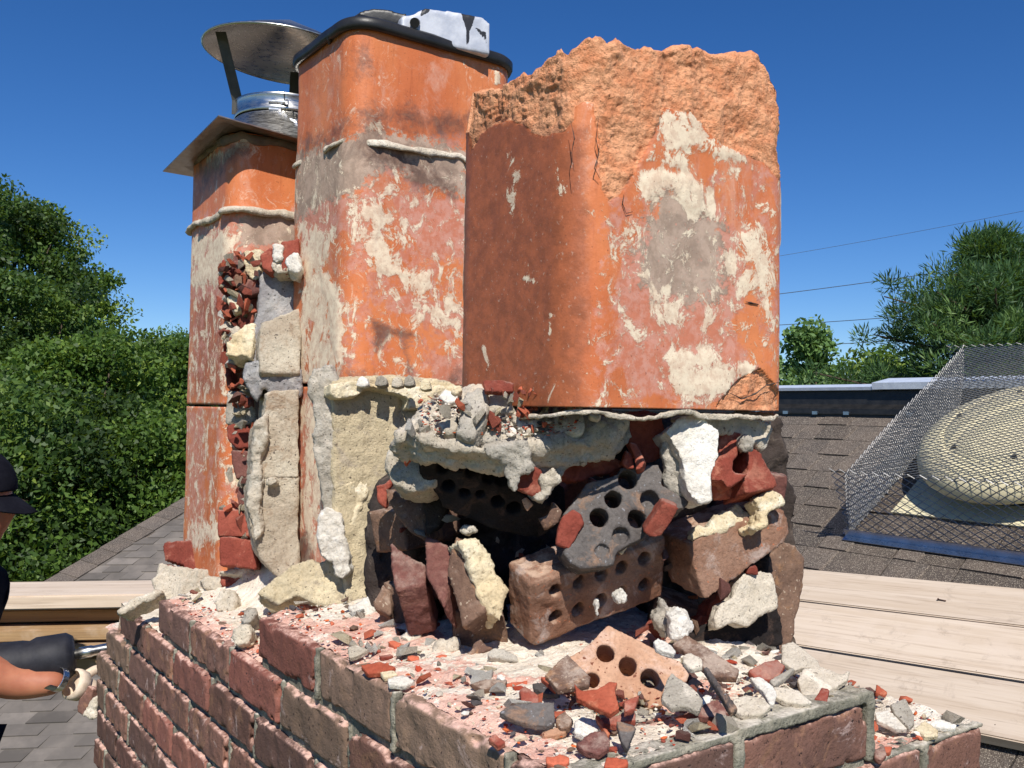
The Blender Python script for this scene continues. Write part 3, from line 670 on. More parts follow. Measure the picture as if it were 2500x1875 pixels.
# ------------------------------------------------------------------ clay flues
def perimeter(sx, sy, r, step):
    P = []
    def line(a, b):
        n = max(1, int(np.hypot(b[0]-a[0], b[1]-a[1])/step))
        for k in range(n): P.append((a[0]+(b[0]-a[0])*k/n, a[1]+(b[1]-a[1])*k/n))
    def arc(cx, cy, a0, a1):
        n = max(4, int(r*(abs(a1-a0))/step))
        for k in range(n): a = a0+(a1-a0)*k/n; P.append((cx+r*math.cos(a), cy+r*math.sin(a)))
    h = math.pi/2
    line((r, 0), (sx-r, 0)); arc(sx-r, r, -h, 0); line((sx, r), (sx, sy-r)); arc(sx-r, sy-r, 0, h); line((sx-r, sy), (r, sy)); arc(r, sy-r, h, 2*h); line((0, sy-r), (0, r)); arc(r, r, 2*h, 3*h)
    return np.array(P)
def flue_section(name, N, sx, sy, z0, z1, parent, wall=.021, r=.045, step=.0032, top_fn=None, paint=None, rough_raw=None, flare=0, warp=.0015, seed=0):
    P = perimeter(sx, sy, r, step); n = len(P); c0 = P.mean(0)
    Q = perimeter(sx-2*wall, sy-2*wall, max(.012, r-wall), step); 
    # inner perimeter resampled to n points by nearest parameter
    ti = np.linspace(0, len(Q), n, endpoint=False); Qi = np.stack([np.interp(ti, np.arange(len(Q)+1), np.r_[Q[:, k], Q[0, k]]) for k in (0, 1)], 1)+wall
    # align starts
    zs_n = int((z1-z0)/step)+1; tt = np.linspace(0, 1, zs_n)
    top = np.full(n, z1) if top_fn is None else top_fn(P[:, 0]+N[0], P[:, 1]+N[1])
    rows = []; Z = z0+tt[:, None]*(top[None, :]-z0)
    X = np.repeat(P[None, :, 0], zs_n, 0)+N[0]; Y = np.repeat(P[None, :, 1], zs_n, 0)+N[1]
    co = np.stack([X.ravel(), Y.ravel(), Z.ravel()], 1)
    # outward normals
    T = np.roll(P, -1, 0)-np.roll(P, 1, 0); On = np.stack([T[:, 1], -T[:, 0]], 1); On /= np.linalg.norm(On, axis=1)[:, None]
    no = np.concatenate([np.tile(On, (zs_n, 1)), np.zeros((zs_n*n, 1))], 1)
    at = {k: np.zeros(len(co)) for k in ('white', 'gray', 'soot_shade', 'raw', 'brown', 'pink')}
    dist = warp*fbm(co*6, 3, seed)+.0006*fbm(co*50, 3, seed+3)
    if flare: dist = dist+flare*sstep(z1-.02, z1, co[:, 2])
    seen = ((co-CAM)*no).sum(1) < 0
    px, py = project(co)
    if paint:
        wx, wy = px+9*fbm(co*30, 4, seed+50), py+9*fbm(co*30+7, 4, seed+60)
        for key, poly, soft, lvl in paint:
            pts = [FX(*q) for q in poly]
            sd = poly_sd(wx, wy, pts); at[key] = np.maximum(at[key], np.where(seen, lvl*(.86 if key == 'white' else 1)*sstep(-soft*2.2, soft*1.8, sd), 0))
    for k in ('white', 'gray', 'pink'):       # the sides the photo does not show carry the same kind of stains
        at[k] = np.where(seen, at[k], .9*sstep(-.05, .25, fbm(co*7+len(k), 3, seed+len(k))))
    if rough_raw is not None:
        rw = rough_raw(co, px, py, seen); at['raw'] = rw
        deep = .0055*sstep(.3, .7, rw); dist = dist-deep+sstep(.4, .8, rw)*(.0055*ridged(co*19, 3, seed+27)+.0030*fbm(co*60, 5, seed+7, .6)+.0022*ridged(co*150, 3, seed+9))
    dist = dist+.0012*sstep(.5, .9, at['white'])
    co = co+no*dist[:, None]
    # inner wall
    nz2 = 12; ci = []
    t2 = np.linspace(1, 0, nz2)
    for t_ in t2:
        tp = top if top_fn is None else top-.004
        zz = z0+t_*(tp-z0); ci.append(np.stack([Qi[:, 0]+N[0], Qi[:, 1]+N[1], zz], 1))
    # rim ring between outer top and inner top, rough if broken
    mids = []
    if top_fn is not None:
        o_top = co[-n:]
        for f_ in (.25, .5, .75):
            pm = o_top*(1-f_)+ci[0]*f_; pm[:, 2] += .006*fbm(pm*60, 4, 5)+.003*ridged(pm*140, 3, 8)+.003; mids.append(pm)
    allv = np.concatenate([co]+mids+ci, 0); nr = zs_n+len(mids)+nz2
    idx = np.arange(nr*n).reshape(nr, n); nx_ = np.roll(idx, -1, 1)
    Fq = np.stack([idx[:-1], nx_[:-1], nx_[1:], idx[1:]], -1).reshape(-1, 4)
    bot = np.stack([idx[-1], nx_[-1], nx_[0], idx[0]], -1); Fq = np.concatenate([Fq, bot])
    me = mesh_np(name, allv, Fq)
    for k, v in at.items():
        full = np.zeros(len(allv)); full[:len(v)] = v
        if k == 'raw': full[len(v):len(v)+len(mids)*n] = 1
        if k == 'soot_shade': full[len(v)+len(mids)*n:] = 1
        setattr_f(me, k, full)
    o = add(name, me, M['clay'], parent)
    return o
def D(*pts): return [('d', x, y) for x, y in pts]

# --- front flue
NF = (.128, .156)
ff = empty('broken_flue', (NF[0], NF[1], .30), 'large orange clay flue with a jagged broken top, nearest and rightmost of the three', 'flue liner', 'clay flue liners on the chimney')
TOPF = D((1012,285),(1020,200),(1040,200),(1075,190),(1100,172),(1125,160),(1145,160),(1170,138),(1200,112),(1225,118),(1262,88),(1300,76),(1312,90),(1345,92),(1375,100),(1420,108),(1450,112),(1490,100),(1500,108),(1525,112),(1545,122),(1570,120),(1590,128),(1600,118),(1640,113),(1655,140),(1672,180),(1685,240),(1688,300))
tx = np.array([FX(*p)[0] for p in TOPF]); ty = np.array([FX(*p)[1] for p in TOPF]); oo = np.argsort(tx); tx, ty = tx[oo], ty[oo]
def top_front(X, Y):
    out = np.empty(len(X)); az = np.arctan2(X-CAM[0], Y-CAM[1])
    for k in range(len(X)):
        front = (abs(Y[k]-NF[1]) < .05 and X[k] < NF[0]+.35) or abs(X[k]-NF[0]) < .05
        lo, hi = .3, 1.2
        for _ in range(26):
            mz = (lo+hi)/2; qx, qy = project(np.array([[X[k], Y[k], mz]])); tgt = np.interp(qx[0], tx, ty)
            if qy[0] > tgt: lo = mz
            else: hi = mz
        out[k] = lo
    back = (Y > NF[1]+.12) & (X > NF[0]+.05)
    out = np.where(back, np.minimum(out-.05, .66+.03*fbm(np.stack([X*20, Y*20, X*0], 1), 3, 2)), out)
    side = (X > NF[0]+.28) & (Y > NF[1]+.03); out = np.where(side, np.minimum(out, .64+.02*fbm(np.stack([X*20, Y*20, X*0], 1), 3, 2)), out)
    return out+.0035*fbm(np.stack([X*90, Y*90, X*0], 1), 3, 12)
RAWF = D((1000,260),(1010,150),(1200,60),(1400,40),(1600,60),(1720,120),(1720,420),(1686,395),(1672,372),(1650,350),(1610,335),(1560,310),(1530,285),(1512,262),(1490,240),(1430,232),(1422,262),(1405,300),(1392,330),(1375,370),(1352,395),(1340,420),(1320,432),(1300,405),(1298,372),(1296,330),(1296,290),(1290,250),(1283,222),(1262,214),(1240,232),(1236,262),(1218,280),(1180,292),(1150,285),(1128,270),(1100,262),(1070,272),(1040,290),(1022,320))
RAW2 = D((1565,850),(1600,818),(1640,795),(1672,830),(1683,850),(1683,892),(1560,890),(1548,875))
def raw_front(co, px, py, seen):
    wx = px+7*fbm(co*40, 4, 81)+3*fbm(co*150, 3, 82); wy = py+7*fbm(co*40+9, 4, 83)+3*fbm(co*150+3, 3, 84)
    r1 = sstep(-3.5, 3.5, poly_sd(wx, wy, [FX(*p) for p in RAWF])); r2 = .9*sstep(-3, 3, poly_sd(wx, wy, [FX(*p) for p in RAW2]))
    return np.where(seen, np.maximum(r1, r2), sstep(.56, .62, co[:, 2]+.03*fbm(co*20, 3, 3)))
paintF = [('pink', D((1290,430),(1690,330),(1690,890),(1270,890)), 10, .42), ('white', D((1290,430),(1690,330),(1690,890),(1270,890)), 10, .36), ('pink', D((1260,200),(1290,200),(1300,480),(1270,480)), 10, .1),
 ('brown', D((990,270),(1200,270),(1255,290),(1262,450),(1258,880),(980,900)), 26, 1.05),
 ('white', D((1432,240),(1500,232),(1530,290),(1590,318),(1615,350),(1560,345),(1520,335),(1480,330),(1500,390),(1440,350)), 14, .95),
 ('white', D((1378,385),(1400,372),(1440,360),(1500,372),(1530,400),(1545,450),(1560,480),(1500,470),(1450,420),(1400,440),(1385,420)), 14, .95),
 ('white', D((1400,330),(1420,310),(1415,345),(1400,350)), 6, 1),
 ('white', D((1585,500),(1640,480),(1660,540),(1668,620),(1672,700),(1640,650),(1600,640),(1575,590),(1580,540)), 20, .9),
 ('white', D((1418,770),(1460,745),(1540,750),(1590,780),(1640,790),(1600,815),(1570,850),(1520,870),(1460,850),(1428,810)), 20, .95),
 ('white', D((1400,620),(1450,610),(1470,680),(1440,720),(1400,680)), 18, .75),
 ('white', D((1640,620),(1675,650),(1680,800),(1650,760),(1630,700)), 16, .8),
 ('white', D((1290,770),(1330,760),(1320,840),(1300,850)), 14, .62),
 ('gray', D((1420,420),(1490,400),(1550,480),(1575,560),(1560,640),(1500,660),(1420,640),(1385,600),(1380,540),(1400,480)), 30, .85),
 ('pink', D((1330,560),(1400,480),(1560,440),(1620,560),(1600,700),(1640,800),(1500,880),(1380,860),(1320,780),(1310,660)), 30, .8),
 ('pink', D((1480,760),(1600,780),(1590,850),(1520,880),(1480,850)), 14, 1.0),
 ('white', D((1110,590),(1150,600),(1160,612),(1120,604)), 6, .75), ('white', D((1185,672),(1195,680),(1192,730),(1186,720)), 4, .8),
 ('white', D((1100,335),(1125,345),(1115,460),(1105,520)), 8, .55), ('white', D((1190,350),(1215,380),(1225,480),(1205,440)), 10, .55),
]
flue_section('flue_wall', NF, .348, .246, .300, .9, ff, top_fn=top_front, paint=paintF, rough_raw=raw_front, step=.0024, warp=.002, seed=4)
# hairline cracks cut as thin dark grooves standing in the clay: narrow recessed ribbons
def crack(parent, pts, plane_p, plane_n, w=.0011, name='crack'):
    P = [on_plane('d', x, y, plane_p, plane_n)+np.asarray(plane_n)*.0016 for x, y in pts]; bm = bmesh.new()
    Q = []
    for k in range(len(P)-1):
        for q in range(5): Q.append(P[k]+(P[k+1]-P[k])*q/5)
    Q.append(P[-1]); Q = np.array(Q); Q += np.cross(plane_n, [0, 0, 1])*0+fbm(Q*60, 2, 5)[:, None]*np.array([[.0022*abs(plane_n[1]), .0022*abs(plane_n[0]), .0]])
    rr_ = [w*(.3+.7*math.sin(math.pi*(i+.5)/len(Q)))*rnd.uniform(.5, 1.3) for i in range(len(Q))]
    bm_tube(bm, Q, rr_, 4); add(name, from_bm(name, bm), M['soot_shade'], parent)
RF = ((0, NF[1], 0), (0, -1, 0)); LF = ((NF[0], 0, 0), (-1, 0, 0))
crack(ff, [(1293,250),(1285,300),(1290,330),(1282,365),(1292,385)], RF[0], np.array(RF[1]), .0007)
crack(ff, [(1345,420),(1342,440),(1352,462),(1365,458)], RF[0], np.array(RF[1]), .0007)
crack(ff, [(1236,262),(1244,300),(1238,330),(1242,370)], LF[0], np.array(LF[1]), .0007)
crack(ff, [(1575,850),(1600,862),(1630,850),(1655,832),(1680,826)], RF[0], np.array(RF[1]), .0011)
crack(ff, [(1608,652),(1636,658)], RF[0], np.array(RF[1]), .0011)

# --- middle flue
NM = (.192, .83)
fm = empty('capped_flue', (NM[0], NM[1], 0), 'orange clay flue with a black metal lid, between the other two flues', 'flue liner', 'clay flue liners on the chimney')
paintM = [('pink', D((630,300),(1010,280),(1010,840),(630,840)), 10, .42), ('white', D((630,330),(1010,310),(1010,840),(630,840)), 10, .33), ('white', D((740,400),(860,390),(900,470),(880,560),(1005,600),(1005,740),(900,700),(800,600),(760,500)), 30, .30+.3),
 ('gray', D((640,340),(800,285),(900,300),(1010,330),(1010,420),(930,400),(860,360),(790,380),(770,410),(700,430),(640,480)), 22, 1.05),
 ('soot_shade', D((790,310),(860,315),(910,350),(990,400),(975,425),(900,400),(840,350),(795,345)), 26, .78),
 ('soot_shade', D((650,300),(790,225),(1010,240),(1010,290),(900,300),(800,285),(650,345)), 24, .62),
 ('soot_shade', D((760,90),(800,70),(810,140),(780,200),(770,270),(755,180)), 20, .5),
 ('white', D((645,480),(720,490),(730,530),(700,590),(720,650),(735,760),(735,830),(640,830),(642,700),(660,640),(650,560)), 14, .8),
 ('white', D((690,580),(715,600),(738,660),(740,750),(735,800),(715,740),(705,660)), 8, 1.1),
 ('white', D((660,600),(690,600),(680,680),(655,740),(645,700)), 8, .95),
 ('white', D((790,440),(830,430),(835,480),(820,520),(850,570),(900,590),(890,610),(810,590),(785,560),(800,500)), 10, .95),
 ('pink', D((850,420),(1005,430),(1005,560),(940,540),(880,500),(860,460)), 20, .95),
 ('pink', D((650,440),(760,420),(790,460),(780,520),(740,500),(700,540),(650,640)), 16, .95),
 ('pink', D((830,660),(880,640),(1005,660),(1005,720),(960,700),(880,680)), 8, 1.1),
 ('white', D((880,600),(930,580),(935,620),(920,650),(900,660)), 8, .75),
 ('white', D((870,655),(920,640),(1000,700),(990,716),(940,685)), 5, .8),
 ('pink', D((935,770),(1005,760),(1005,830),(930,830)), 12, .9),
 ('soot_shade', D((800,690),(830,700),(850,710),(900,715),(905,735),(840,725),(812,760)), 10, .8),
 ('soot_shade', D((740,790),(800,800),(900,830),(1005,790),(1005,830),(740,835)), 24, .6),
 ('soot_shade', D((860,725),(890,728),(895,830),(880,830)), 10, .5),
 ('white', D((1065,150),(1078,150),(1076,185),(1060,188)), 4, 1.2),
 ('white', D((790,250),(800,240),(825,270),(820,285),(790,280)), 8, .7),
]
flue_section('upper_section', NM, .336, .27, .338, .945, fm, paint=paintM, step=.0032, warp=.0022, seed=9)
paintML = [('white', D((630,830),(1010,830),(1010,1300),(630,1300)), 10, .38),('white', D((640,880),(720,860),(735,900),(720,1000),(700,1080),(690,1150),(660,1250),(640,1100),(655,1000)), 16, .85), ('pink', D((640,850),(735,850),(735,1240),(640,1240)), 20, .8), ('soot_shade', D((635,1180),(660,1150),(690,1230),(640,1260)), 12, .9)]
flue_section('lower_section', NM, .336, .27, -.06, .332, fm, paint=paintML, step=.005, seed=14)
# --- back flue
NB = (.112, 1.19)
fb = empty('steel_capped_flue', (NB[0], NB[1], 0), 'orange clay flue farthest at the left under a conical stainless steel cap', 'flue liner', 'clay flue liners on the chimney')
paintB = [('pink', D((400,450),(640,450),(640,1200),(400,1200)), 10, .42), ('white', D((400,480),(640,480),(640,1200),(400,1200)), 10, .41),
 ('gray', D((520,470),(640,460),(640,530),(520,520)), 12, 1.1), ('pink', D((500,460),(640,450),(640,560),(500,560)), 14, 1.0),
 ('white', D((415,510),(500,490),(510,540),(480,580),(480,620),(415,620)), 12, .95), ('pink', D((415,500),(500,480),(500,640),(415,640)), 16, 1.0),
 ('soot_shade', D((420,350),(520,300),(540,330),(430,420)), 14, .7), ('white', D((440,335),(520,305),(560,320),(500,340),(450,380)), 10, .75),  # dark patch below the base plate is its cast shadow, painted in
 ('brown', D((410,620),(500,620),(500,860),(405,860)), 20, .7),
 ('pink', D((405,890),(440,880),(440,1180),(400,1180)), 14, .9), ('white', D((430,880),(450,880),(450,1000),(430,1010)), 10, .6), ('white', D((400,1120),(480,1130),(480,1185),(400,1185)), 14, .8),
]
flue_section('upper_section', NB, .33, .295, .298, .83, fb, paint=paintB, step=.0045, seed=19)
flue_section('lower_section', NB, .33, .295, -.07, .293, fb, paint=paintB, step=.0045, seed=20)

# mortar crowns left clinging round the flues
def collar(name, N, sx, sy, z, parent, out=.012, h=.010, mat=None, gaps=0., seed=0, slope=0):
    P = perimeter(sx, sy, .045, .0045); n = len(P); T = np.roll(P, -1, 0)-np.roll(P, 1, 0); On = np.stack([T[:, 1], -T[:, 0]], 1); On /= np.linalg.norm(On, axis=1)[:, None]
    K = 8; V = []
    for k in range(K):
        a = 2*math.pi*k/K; b = np.stack([P[:, 0]+N[0], P[:, 1]+N[1], np.full(n, z)], 1)
        wv = fbm(b*18, 3, seed)*.008; o_ = out*(.75+.9*fbm(b*24, 4, seed+1)); hh = h*(.8+.5*fbm(b*30, 3, seed+2))
        if gaps: g = sstep(-gaps, -gaps+.25, fbm(b*11, 2, seed+3)); o_ = o_*g-.004*(1-g)
        rr_ = (.5+.5*math.cos(a))*o_-.004; b[:, :2] += On*rr_[:, None]; b[:, 2] += wv+math.sin(a)*hh/2-slope*rr_; V.append(b)
    V = np.concatenate(V); V += (.0022*fbm(V*120, 3, seed+6))[:, None]
    idx = np.arange(K*n).reshape(K, n); nx_ = np.roll(idx, -1, 1); Fq = np.stack([idx, np.roll(idx, -1, 0), np.roll(nx_, -1, 0), nx_], -1).reshape(-1, 4)
    me = mesh_np(name, V, Fq); bmx = bmesh.new(); bmx.from_mesh(me); bmesh.ops.recalc_face_normals(bmx, faces=bmx.faces); bmx.to_mesh(me); bmx.free(); return add(name, me, mat or M['mortar'], parent)
collar('mortar_crown', NM, .336, .27, .748, fm, out=.024, h=.013, gaps=.45, seed=3, slope=.5)
collar('mortar_crown', NB, .33, .295, .678, fb, out=.024, h=.018, gaps=.6, seed=8, slope=.3)
collar('mortar_joint', NF, .348, .246, .2935, ff, out=.005, h=.008, mat=M['mortar'], seed=12)
collar('mortar_joint', NM, .336, .27, .335, fm, out=-.001, h=.006, mat=M['soot_shade'], seed=13)
collar('mortar_joint', NB, .33, .295, .2955, fb, out=-.001, h=.005, mat=M['soot_shade'], seed=15)

# ------------------------------------------------------------------ black lid on the middle flue
lid = empty('flue_damper', (NM[0]+.16, NM[1]+.1, .945), 'black metal flue damper lid with a silver casting on top of the middle flue', 'flue cap')
def ring_band(name, N, sx, sy, prof_, parent, mat, r=.05):
    P = perimeter(sx, sy, r, .008); n = len(P); T = np.roll(P, -1, 0)-np.roll(P, 1, 0); On = np.stack([T[:, 1], -T[:, 0]], 1); On /= np.linalg.norm(On, axis=1)[:, None]; V = []
    for (o_, z) in prof_: V.append(np.stack([P[:, 0]+N[0]+On[:, 0]*o_, P[:, 1]+N[1]+On[:, 1]*o_, np.full(n, z)+.0012*fbm(np.stack([P[:, 0]*20, P[:, 1]*20, P[:, 0]*0], 1), 2, 3)], 1))
    K = len(prof_); V = np.concatenate(V); idx = np.arange(K*n).reshape(K, n); nx_ = np.roll(idx, -1, 1)
    Fq = np.stack([idx[:-1], nx_[:-1], nx_[1:], idx[1:]], -1).reshape(-1, 4); me = mesh_np(name, V, Fq); return add(name, me, mat, parent)
ring_band('rim', NM, .336, .27, [(.001, .936), (.009, .934), (.0125, .941), (.0125, .951), (.006, .957), (-.06, .965), (-.10, .966)], lid, M['blackmetal'])
bm = bmesh.new(); bm_box(bm, NM[0]+.02, NM[0]+.316, NM[1]+.02, NM[1]+.25, .958, .9665); add('plate', from_bm('plate', bm), M['blackmetal'], lid)
def prism(outl, depth=None, n=None, th=.03, vec=None, holes=(), voxel=.003, rough=((.003, 35, 'f'), (.0015, 110, 'f')), smooth=0, seed=None, per=None, grow=None):
    """solid piece: silhouette seen in the photo laid on a plane at its real distance, given its real thickness"""
    if grow is None: grow = 1.07 if voxel > .0018 else 1.12
    _mx = np.mean([p[1] for p in outl]); _my = np.mean([p[2] for p in outl]); outl = [(p[0], _mx+(p[1]-_mx)*grow, _my+(p[2]-_my)*grow) for p in outl]
    n = nrm(n if n is not None else -FW); P0 = at_depth(*outl[0], depth) if per is None else None
    cx = np.mean([FX(*p)[0] for p in outl]); cy = np.mean([FX(*p)[1] for p in outl]); P0 = CAM+ray(cx, cy)*depth
    pts = [on_plane(*p, P0, n) for p in outl] if per is None else [at_depth(*p, d_) for p, d_ in zip(outl, per)]
    v = np.asarray(vec, float) if vec is not None else -n*th
    bm = bmesh.new(); A = [bm.verts.new(p) for p in pts]; B = [bm.verts.new(p+v) for p in pts]
    k = len(A); f1 = bm.faces.new(A); f2 = bm.faces.new(B[::-1])
    for i in range(k): bm.faces.new((A[i], B[i], B[(i+1) % k], A[(i+1) % k]))
    bmesh.ops.recalc_face_normals(bm, faces=bm.faces); bmesh.ops.triangulate(bm, faces=[f for f in bm.faces if len(f.verts) > 4])
    cut = None
    if holes:
        cut = bmesh.new(); vd = nrm(v)
        for h in holes:
            c = on_plane(h[0], h[1], h[2], P0, n); bm_cyl(cut, c-vd*.01, vd, h[3], h[3], np.linalg.norm(v)+.02 if len(h) < 5 else h[4], 14)
    me = remesh(bm, voxel, cut, smooth)
    if len(me.vertices) == 0: return None
    seed = seed if seed is not None else rnd.randint(0, 999)
    return roughen(me, rough, seed)
me = prism([('a', 1440, 95), ('a', 1520, 85), ('a', 1540, 66), ('a', 1575, 52), ('a', 1700, 66), ('a', 1900, 104), ('a', 1938, 135), ('a', 1942, 320), ('a', 1700, 270), ('a', 1440, 205)], 1.62, (-.2, -1, .0), th=.10, voxel=.004, rough=((.0006, 20, 'f'),), smooth=5)
co = getco(me); px, py = project(co)
dr = np.maximum(sstep(-4, 4, poly_sd(px, py, [FX('a', *p) for p in ((1780, 70), (1870, 90), (1850, 150), (1835, 190), (1830, 265), (1815, 265), (1815, 180))])), sstep(-4, 4, poly_sd(px, py, [FX('a', *p) for p in ((1850, 150), (1940, 190), (1940, 280), (1890, 200))]))*.6)
dr = np.maximum(dr, sstep(-4, 4, poly_sd(px, py, [FX('a', *p) for p in ((1535, 100), (1550, 55), (1600, 45), (1590, 75))])))
setattr_f(me, 'drip', dr); add('casting', me, M['castalu'], lid)
me = prism([('a', 990, 215), ('a', 1110, 120), ('a', 1190, 65), ('a', 1260, 52), ('a', 1330, 56), ('a', 1430, 84), ('a', 1445, 75), ('a', 1440, 128), ('a', 1400, 150), ('a', 1240, 128), ('a', 1130, 150), ('a', 1010, 240)], 1.60, (-.45, -.9, .0), th=.03, voxel=.0035, rough=((.0006, 20, 'f'),), smooth=3)
add('lever_arm', me, M['blackmetal'], lid)
bm = bmesh.new(); bm_cyl(bm, at_depth('a', 1510, 137, 1.60), at_depth('a', 1470, 134, 1.50)-at_depth('a', 1510, 137, 1.60), .0085, .0085, .016, 14); add('bolt', from_bm('bolt', bm, False), M['blackmetal'], lid)

# ------------------------------------------------------------------ stainless cap on the back flue
AX = np.array([.268, 1.325]); 
cap = empty('steel_rain_cap', (AX[0], AX[1], .83), 'conical stainless steel rain cap on a clamped collar, above the farthest flue', 'chimney cap')
def zat(x, y, py_full):
    lo, hi = -3, 5
    for _ in range(50):
        mz = (lo+hi)/2; lo, hi = (mz, hi) if project(np.array([[x, y, mz]]))[1][0] > py_full else (lo, mz)
    return lo
c4 = [np.array([.066, 1.135, .836]), np.array([.062, 1.50, .806]), np.array([.475, 1.525, .806]), np.array([.50, 1.135, .80])]
bm = bmesh.new(); n = 14; G = []
for i in range(n+1):
    row = []
    for j in range(n+1):
        a, b = i/n, j/n; p = (c4[0]*(1-a)+c4[3]*a)*(1-b)+(c4[1]*(1-a)+c4[2]*a)*b
        d = min(a, 1-a, b, 1-b); p = p+np.array([0, 0, .025*sstep(0, .35, d)]); row.append(bm.verts.new(p))
    G.append(row)
for i in range(n):
    for j in range(n): bm.faces.new((G[i][j], G[i+1][j], G[i+1][j+1], G[i][j+1]))
r_ = bmesh.ops.extrude_face_region(bm, geom=bm.faces[:])
for v in [g for g in r_['geom'] if isinstance(g, bmesh.types.BMVert)]: v.co.z -= .0022
bmesh.ops.recalc_face_normals(bm, faces=bm.faces)
add('base_plate', from_bm('base_plate', bm, False), M['steel_plate'], cap)
collar('sealant_bead', NB, .33, .295, .822, cap, out=.014, h=.020, mat=plain('dull sealant', L(122, 104, 90), L(98, 84, 74), .8), seed=31)
zb = zat(AX[0], AX[1]-.1, FX('a', 640, 665)[1]); zt = zat(AX[0], AX[1]-.1, FX('a', 640, 575)[1]); A3 = np.array([AX[0], AX[1], 0.]); UZ = np.array([0, 0, 1.]); UXv = np.array([1., 0, 0])
bm = bmesh.new(); lathe(bm, A3, UZ, UXv, [(.150, .835), (.132, .855), (.108, zb-.012), (.100, zb-.004), (.100, zb)], 64); add('cone_flashing', from_bm('cone_flashing', bm, True), M['steel'], cap)
bm = bmesh.new(); lathe(bm, A3, UZ, UXv, [(.104, zb-.004), (.106, zb), (.1035, zb+.004), (.103, zt-.004), (.105, zt), (.099, zt+.002), (.099, zb)], 64); add('pipe_collar', from_bm('pipe_collar', bm, True), M['steel'], cap)
zr = zat(AX[0], AX[1], FX('a', 600, 345)[1]-4); RR = .176
tiltM = np.array(Matrix.Rotation(rad(4), 3, Vector((FW[0], FW[1], 0))))
def tl(p): return A3+UZ*zr+tiltM@np.asarray(p)
bm = bmesh.new(); seg = 72; apex = .078
prof2 = [(RR-.004, -.005), (RR, -.003), (RR-.002, .0), (RR*.6, apex*.42), (RR*.3, apex*.72), (.004, apex)]
rings = []
for r, h in prof2: rings.append([bm.verts.new(tl((r*math.cos(2*math.pi*k/seg), r*math.sin(2*math.pi*k/seg), h))) for k in range(seg)])
for a, b in zip(rings, rings[1:]):
    for k in range(seg): bm.faces.new((a[k], a[(k+1) % seg], b[(k+1) % seg], b[k]))
bm.faces.new(rings[-1]); add('cone_hood', from_bm('cone_hood', bm, True), M['steel'], cap)
M['strap'] = plain('dark weathered steel strap', L(74, 72, 66), L(58, 56, 52), .45)
dv = RT
for ang in (-90+20, 30, 150):
    a = rad(ang)+math.atan2(-RT[1], -RT[0])*0+math.pi
for (u0, v0) in ((('a', 340, 190), ('a', 440, 600)),):
    p = at_depth(*u0, 1.90); q = at_depth(*v0, 1.93); w_ = RT*.011
    bm = bmesh.new(); boxpts(bm, Vector(p-w_), Vector(q-p), Vector(w_*2), Vector(FW*.0025)); boxpts(bm, Vector(q-w_), Vector(np.array([0, 0, -.03])), Vector(w_*2), Vector(FW*.0025)); add('strap', from_bm('strap', bm), M['strap'], cap)
for a in (rad(60), rad(330)):
    p = tl((.13*math.cos(a), .13*math.sin(a), .012)); q = A3+np.array([.104*math.cos(a), .104*math.sin(a), zt-.005]); tv = np.array([-math.sin(a), math.cos(a), 0])*.011; nn = np.array([math.cos(a), math.sin(a), 0])*.0025
    bm = bmesh.new(); boxpts(bm, Vector(p-tv), Vector(q-p), Vector(tv*2), Vector(nn)); add('strap', from_bm('strap', bm), M['strap'], cap)
for (x0, y0, x1, y1, dd) in ((690, 565, 700, 690, 1.885), (716, 555, 724, 690, 1.88), (765, 665, 790, 790, 1.875), (790, 690, 806, 810, 1.87)):
    p = at_depth('a', x0, y0, dd); q = at_depth('a', x1, y1, dd); bm = bmesh.new(); boxpts(bm, Vector(p), Vector(q-p), Vector(RT*.004-FW*.01), Vector(FW*.022)); add('clamp_ear', from_bm('clamp_ear', bm), M['strap'], cap)
for (x0, y0, x1, y1, dd) in ((630, 608, 740, 614, 1.872), (632, 655, 700, 660, 1.872), (715, 708, 800, 730, 1.868), (716, 742, 800, 752, 1.868)):
    bm = bmesh.new(); bm_tube(bm, [at_depth('a', x0, y0, dd), at_depth('a', x1, y1, dd)], .003, 8); bm_cyl(bm, at_depth('a', x1-8, y1, dd), RT, .006, .006, .005, 6); add('clamp_bolt', from_bm('clamp_bolt', bm), M['galv'], cap)

# ------------------------------------------------------------------ parged wall, concrete blocks and broken brickwork between the flues
HOLE_BACK = ('back',)
NR = (-.25, -.97, .0); NCAM = (-.58, -.80, .12)
def piece(name, label, cat, mat, outl, depth, n=NCAM, th=.03, group=None, **kw):
    """one loose thing"""
    if isinstance(outl, tuple): fr = outl[0]; outl = [(fr, x, y) for x, y in outl[1]]
    me = prism(outl, depth, n, th, **kw)
    if me is None: return None
    return tag(add(name, me, M[mat] if isinstance(mat, str) else mat, center=True), label, cat, group)
def partof(parent, name, mat, outl, depth, n=NCAM, th=.03, **kw):
    if isinstance(outl, tuple): fr = outl[0]; outl = [(fr, x, y) for x, y in outl[1]]
    me = prism(outl, depth, n, th, **kw)
    return None if me is None else add(name, me, M[mat], parent)
MR = ((.004, 22, 'f'), (.003, 60, 'f'), (.0018, 170, 'f'))
LR = ((.004, 34, 'r'), (.004, 60, 'f'), (.0026, 150, 'f'), (.0013, 330, 'f'))
SR = ((.0016, 40, 'f'), (.001, 140, 'f'))
BR = ((.0016, 30, 'r'), (.0014, 80, 'f'), (.0009, 220, 'f'), (.0022, 50, 'p'))
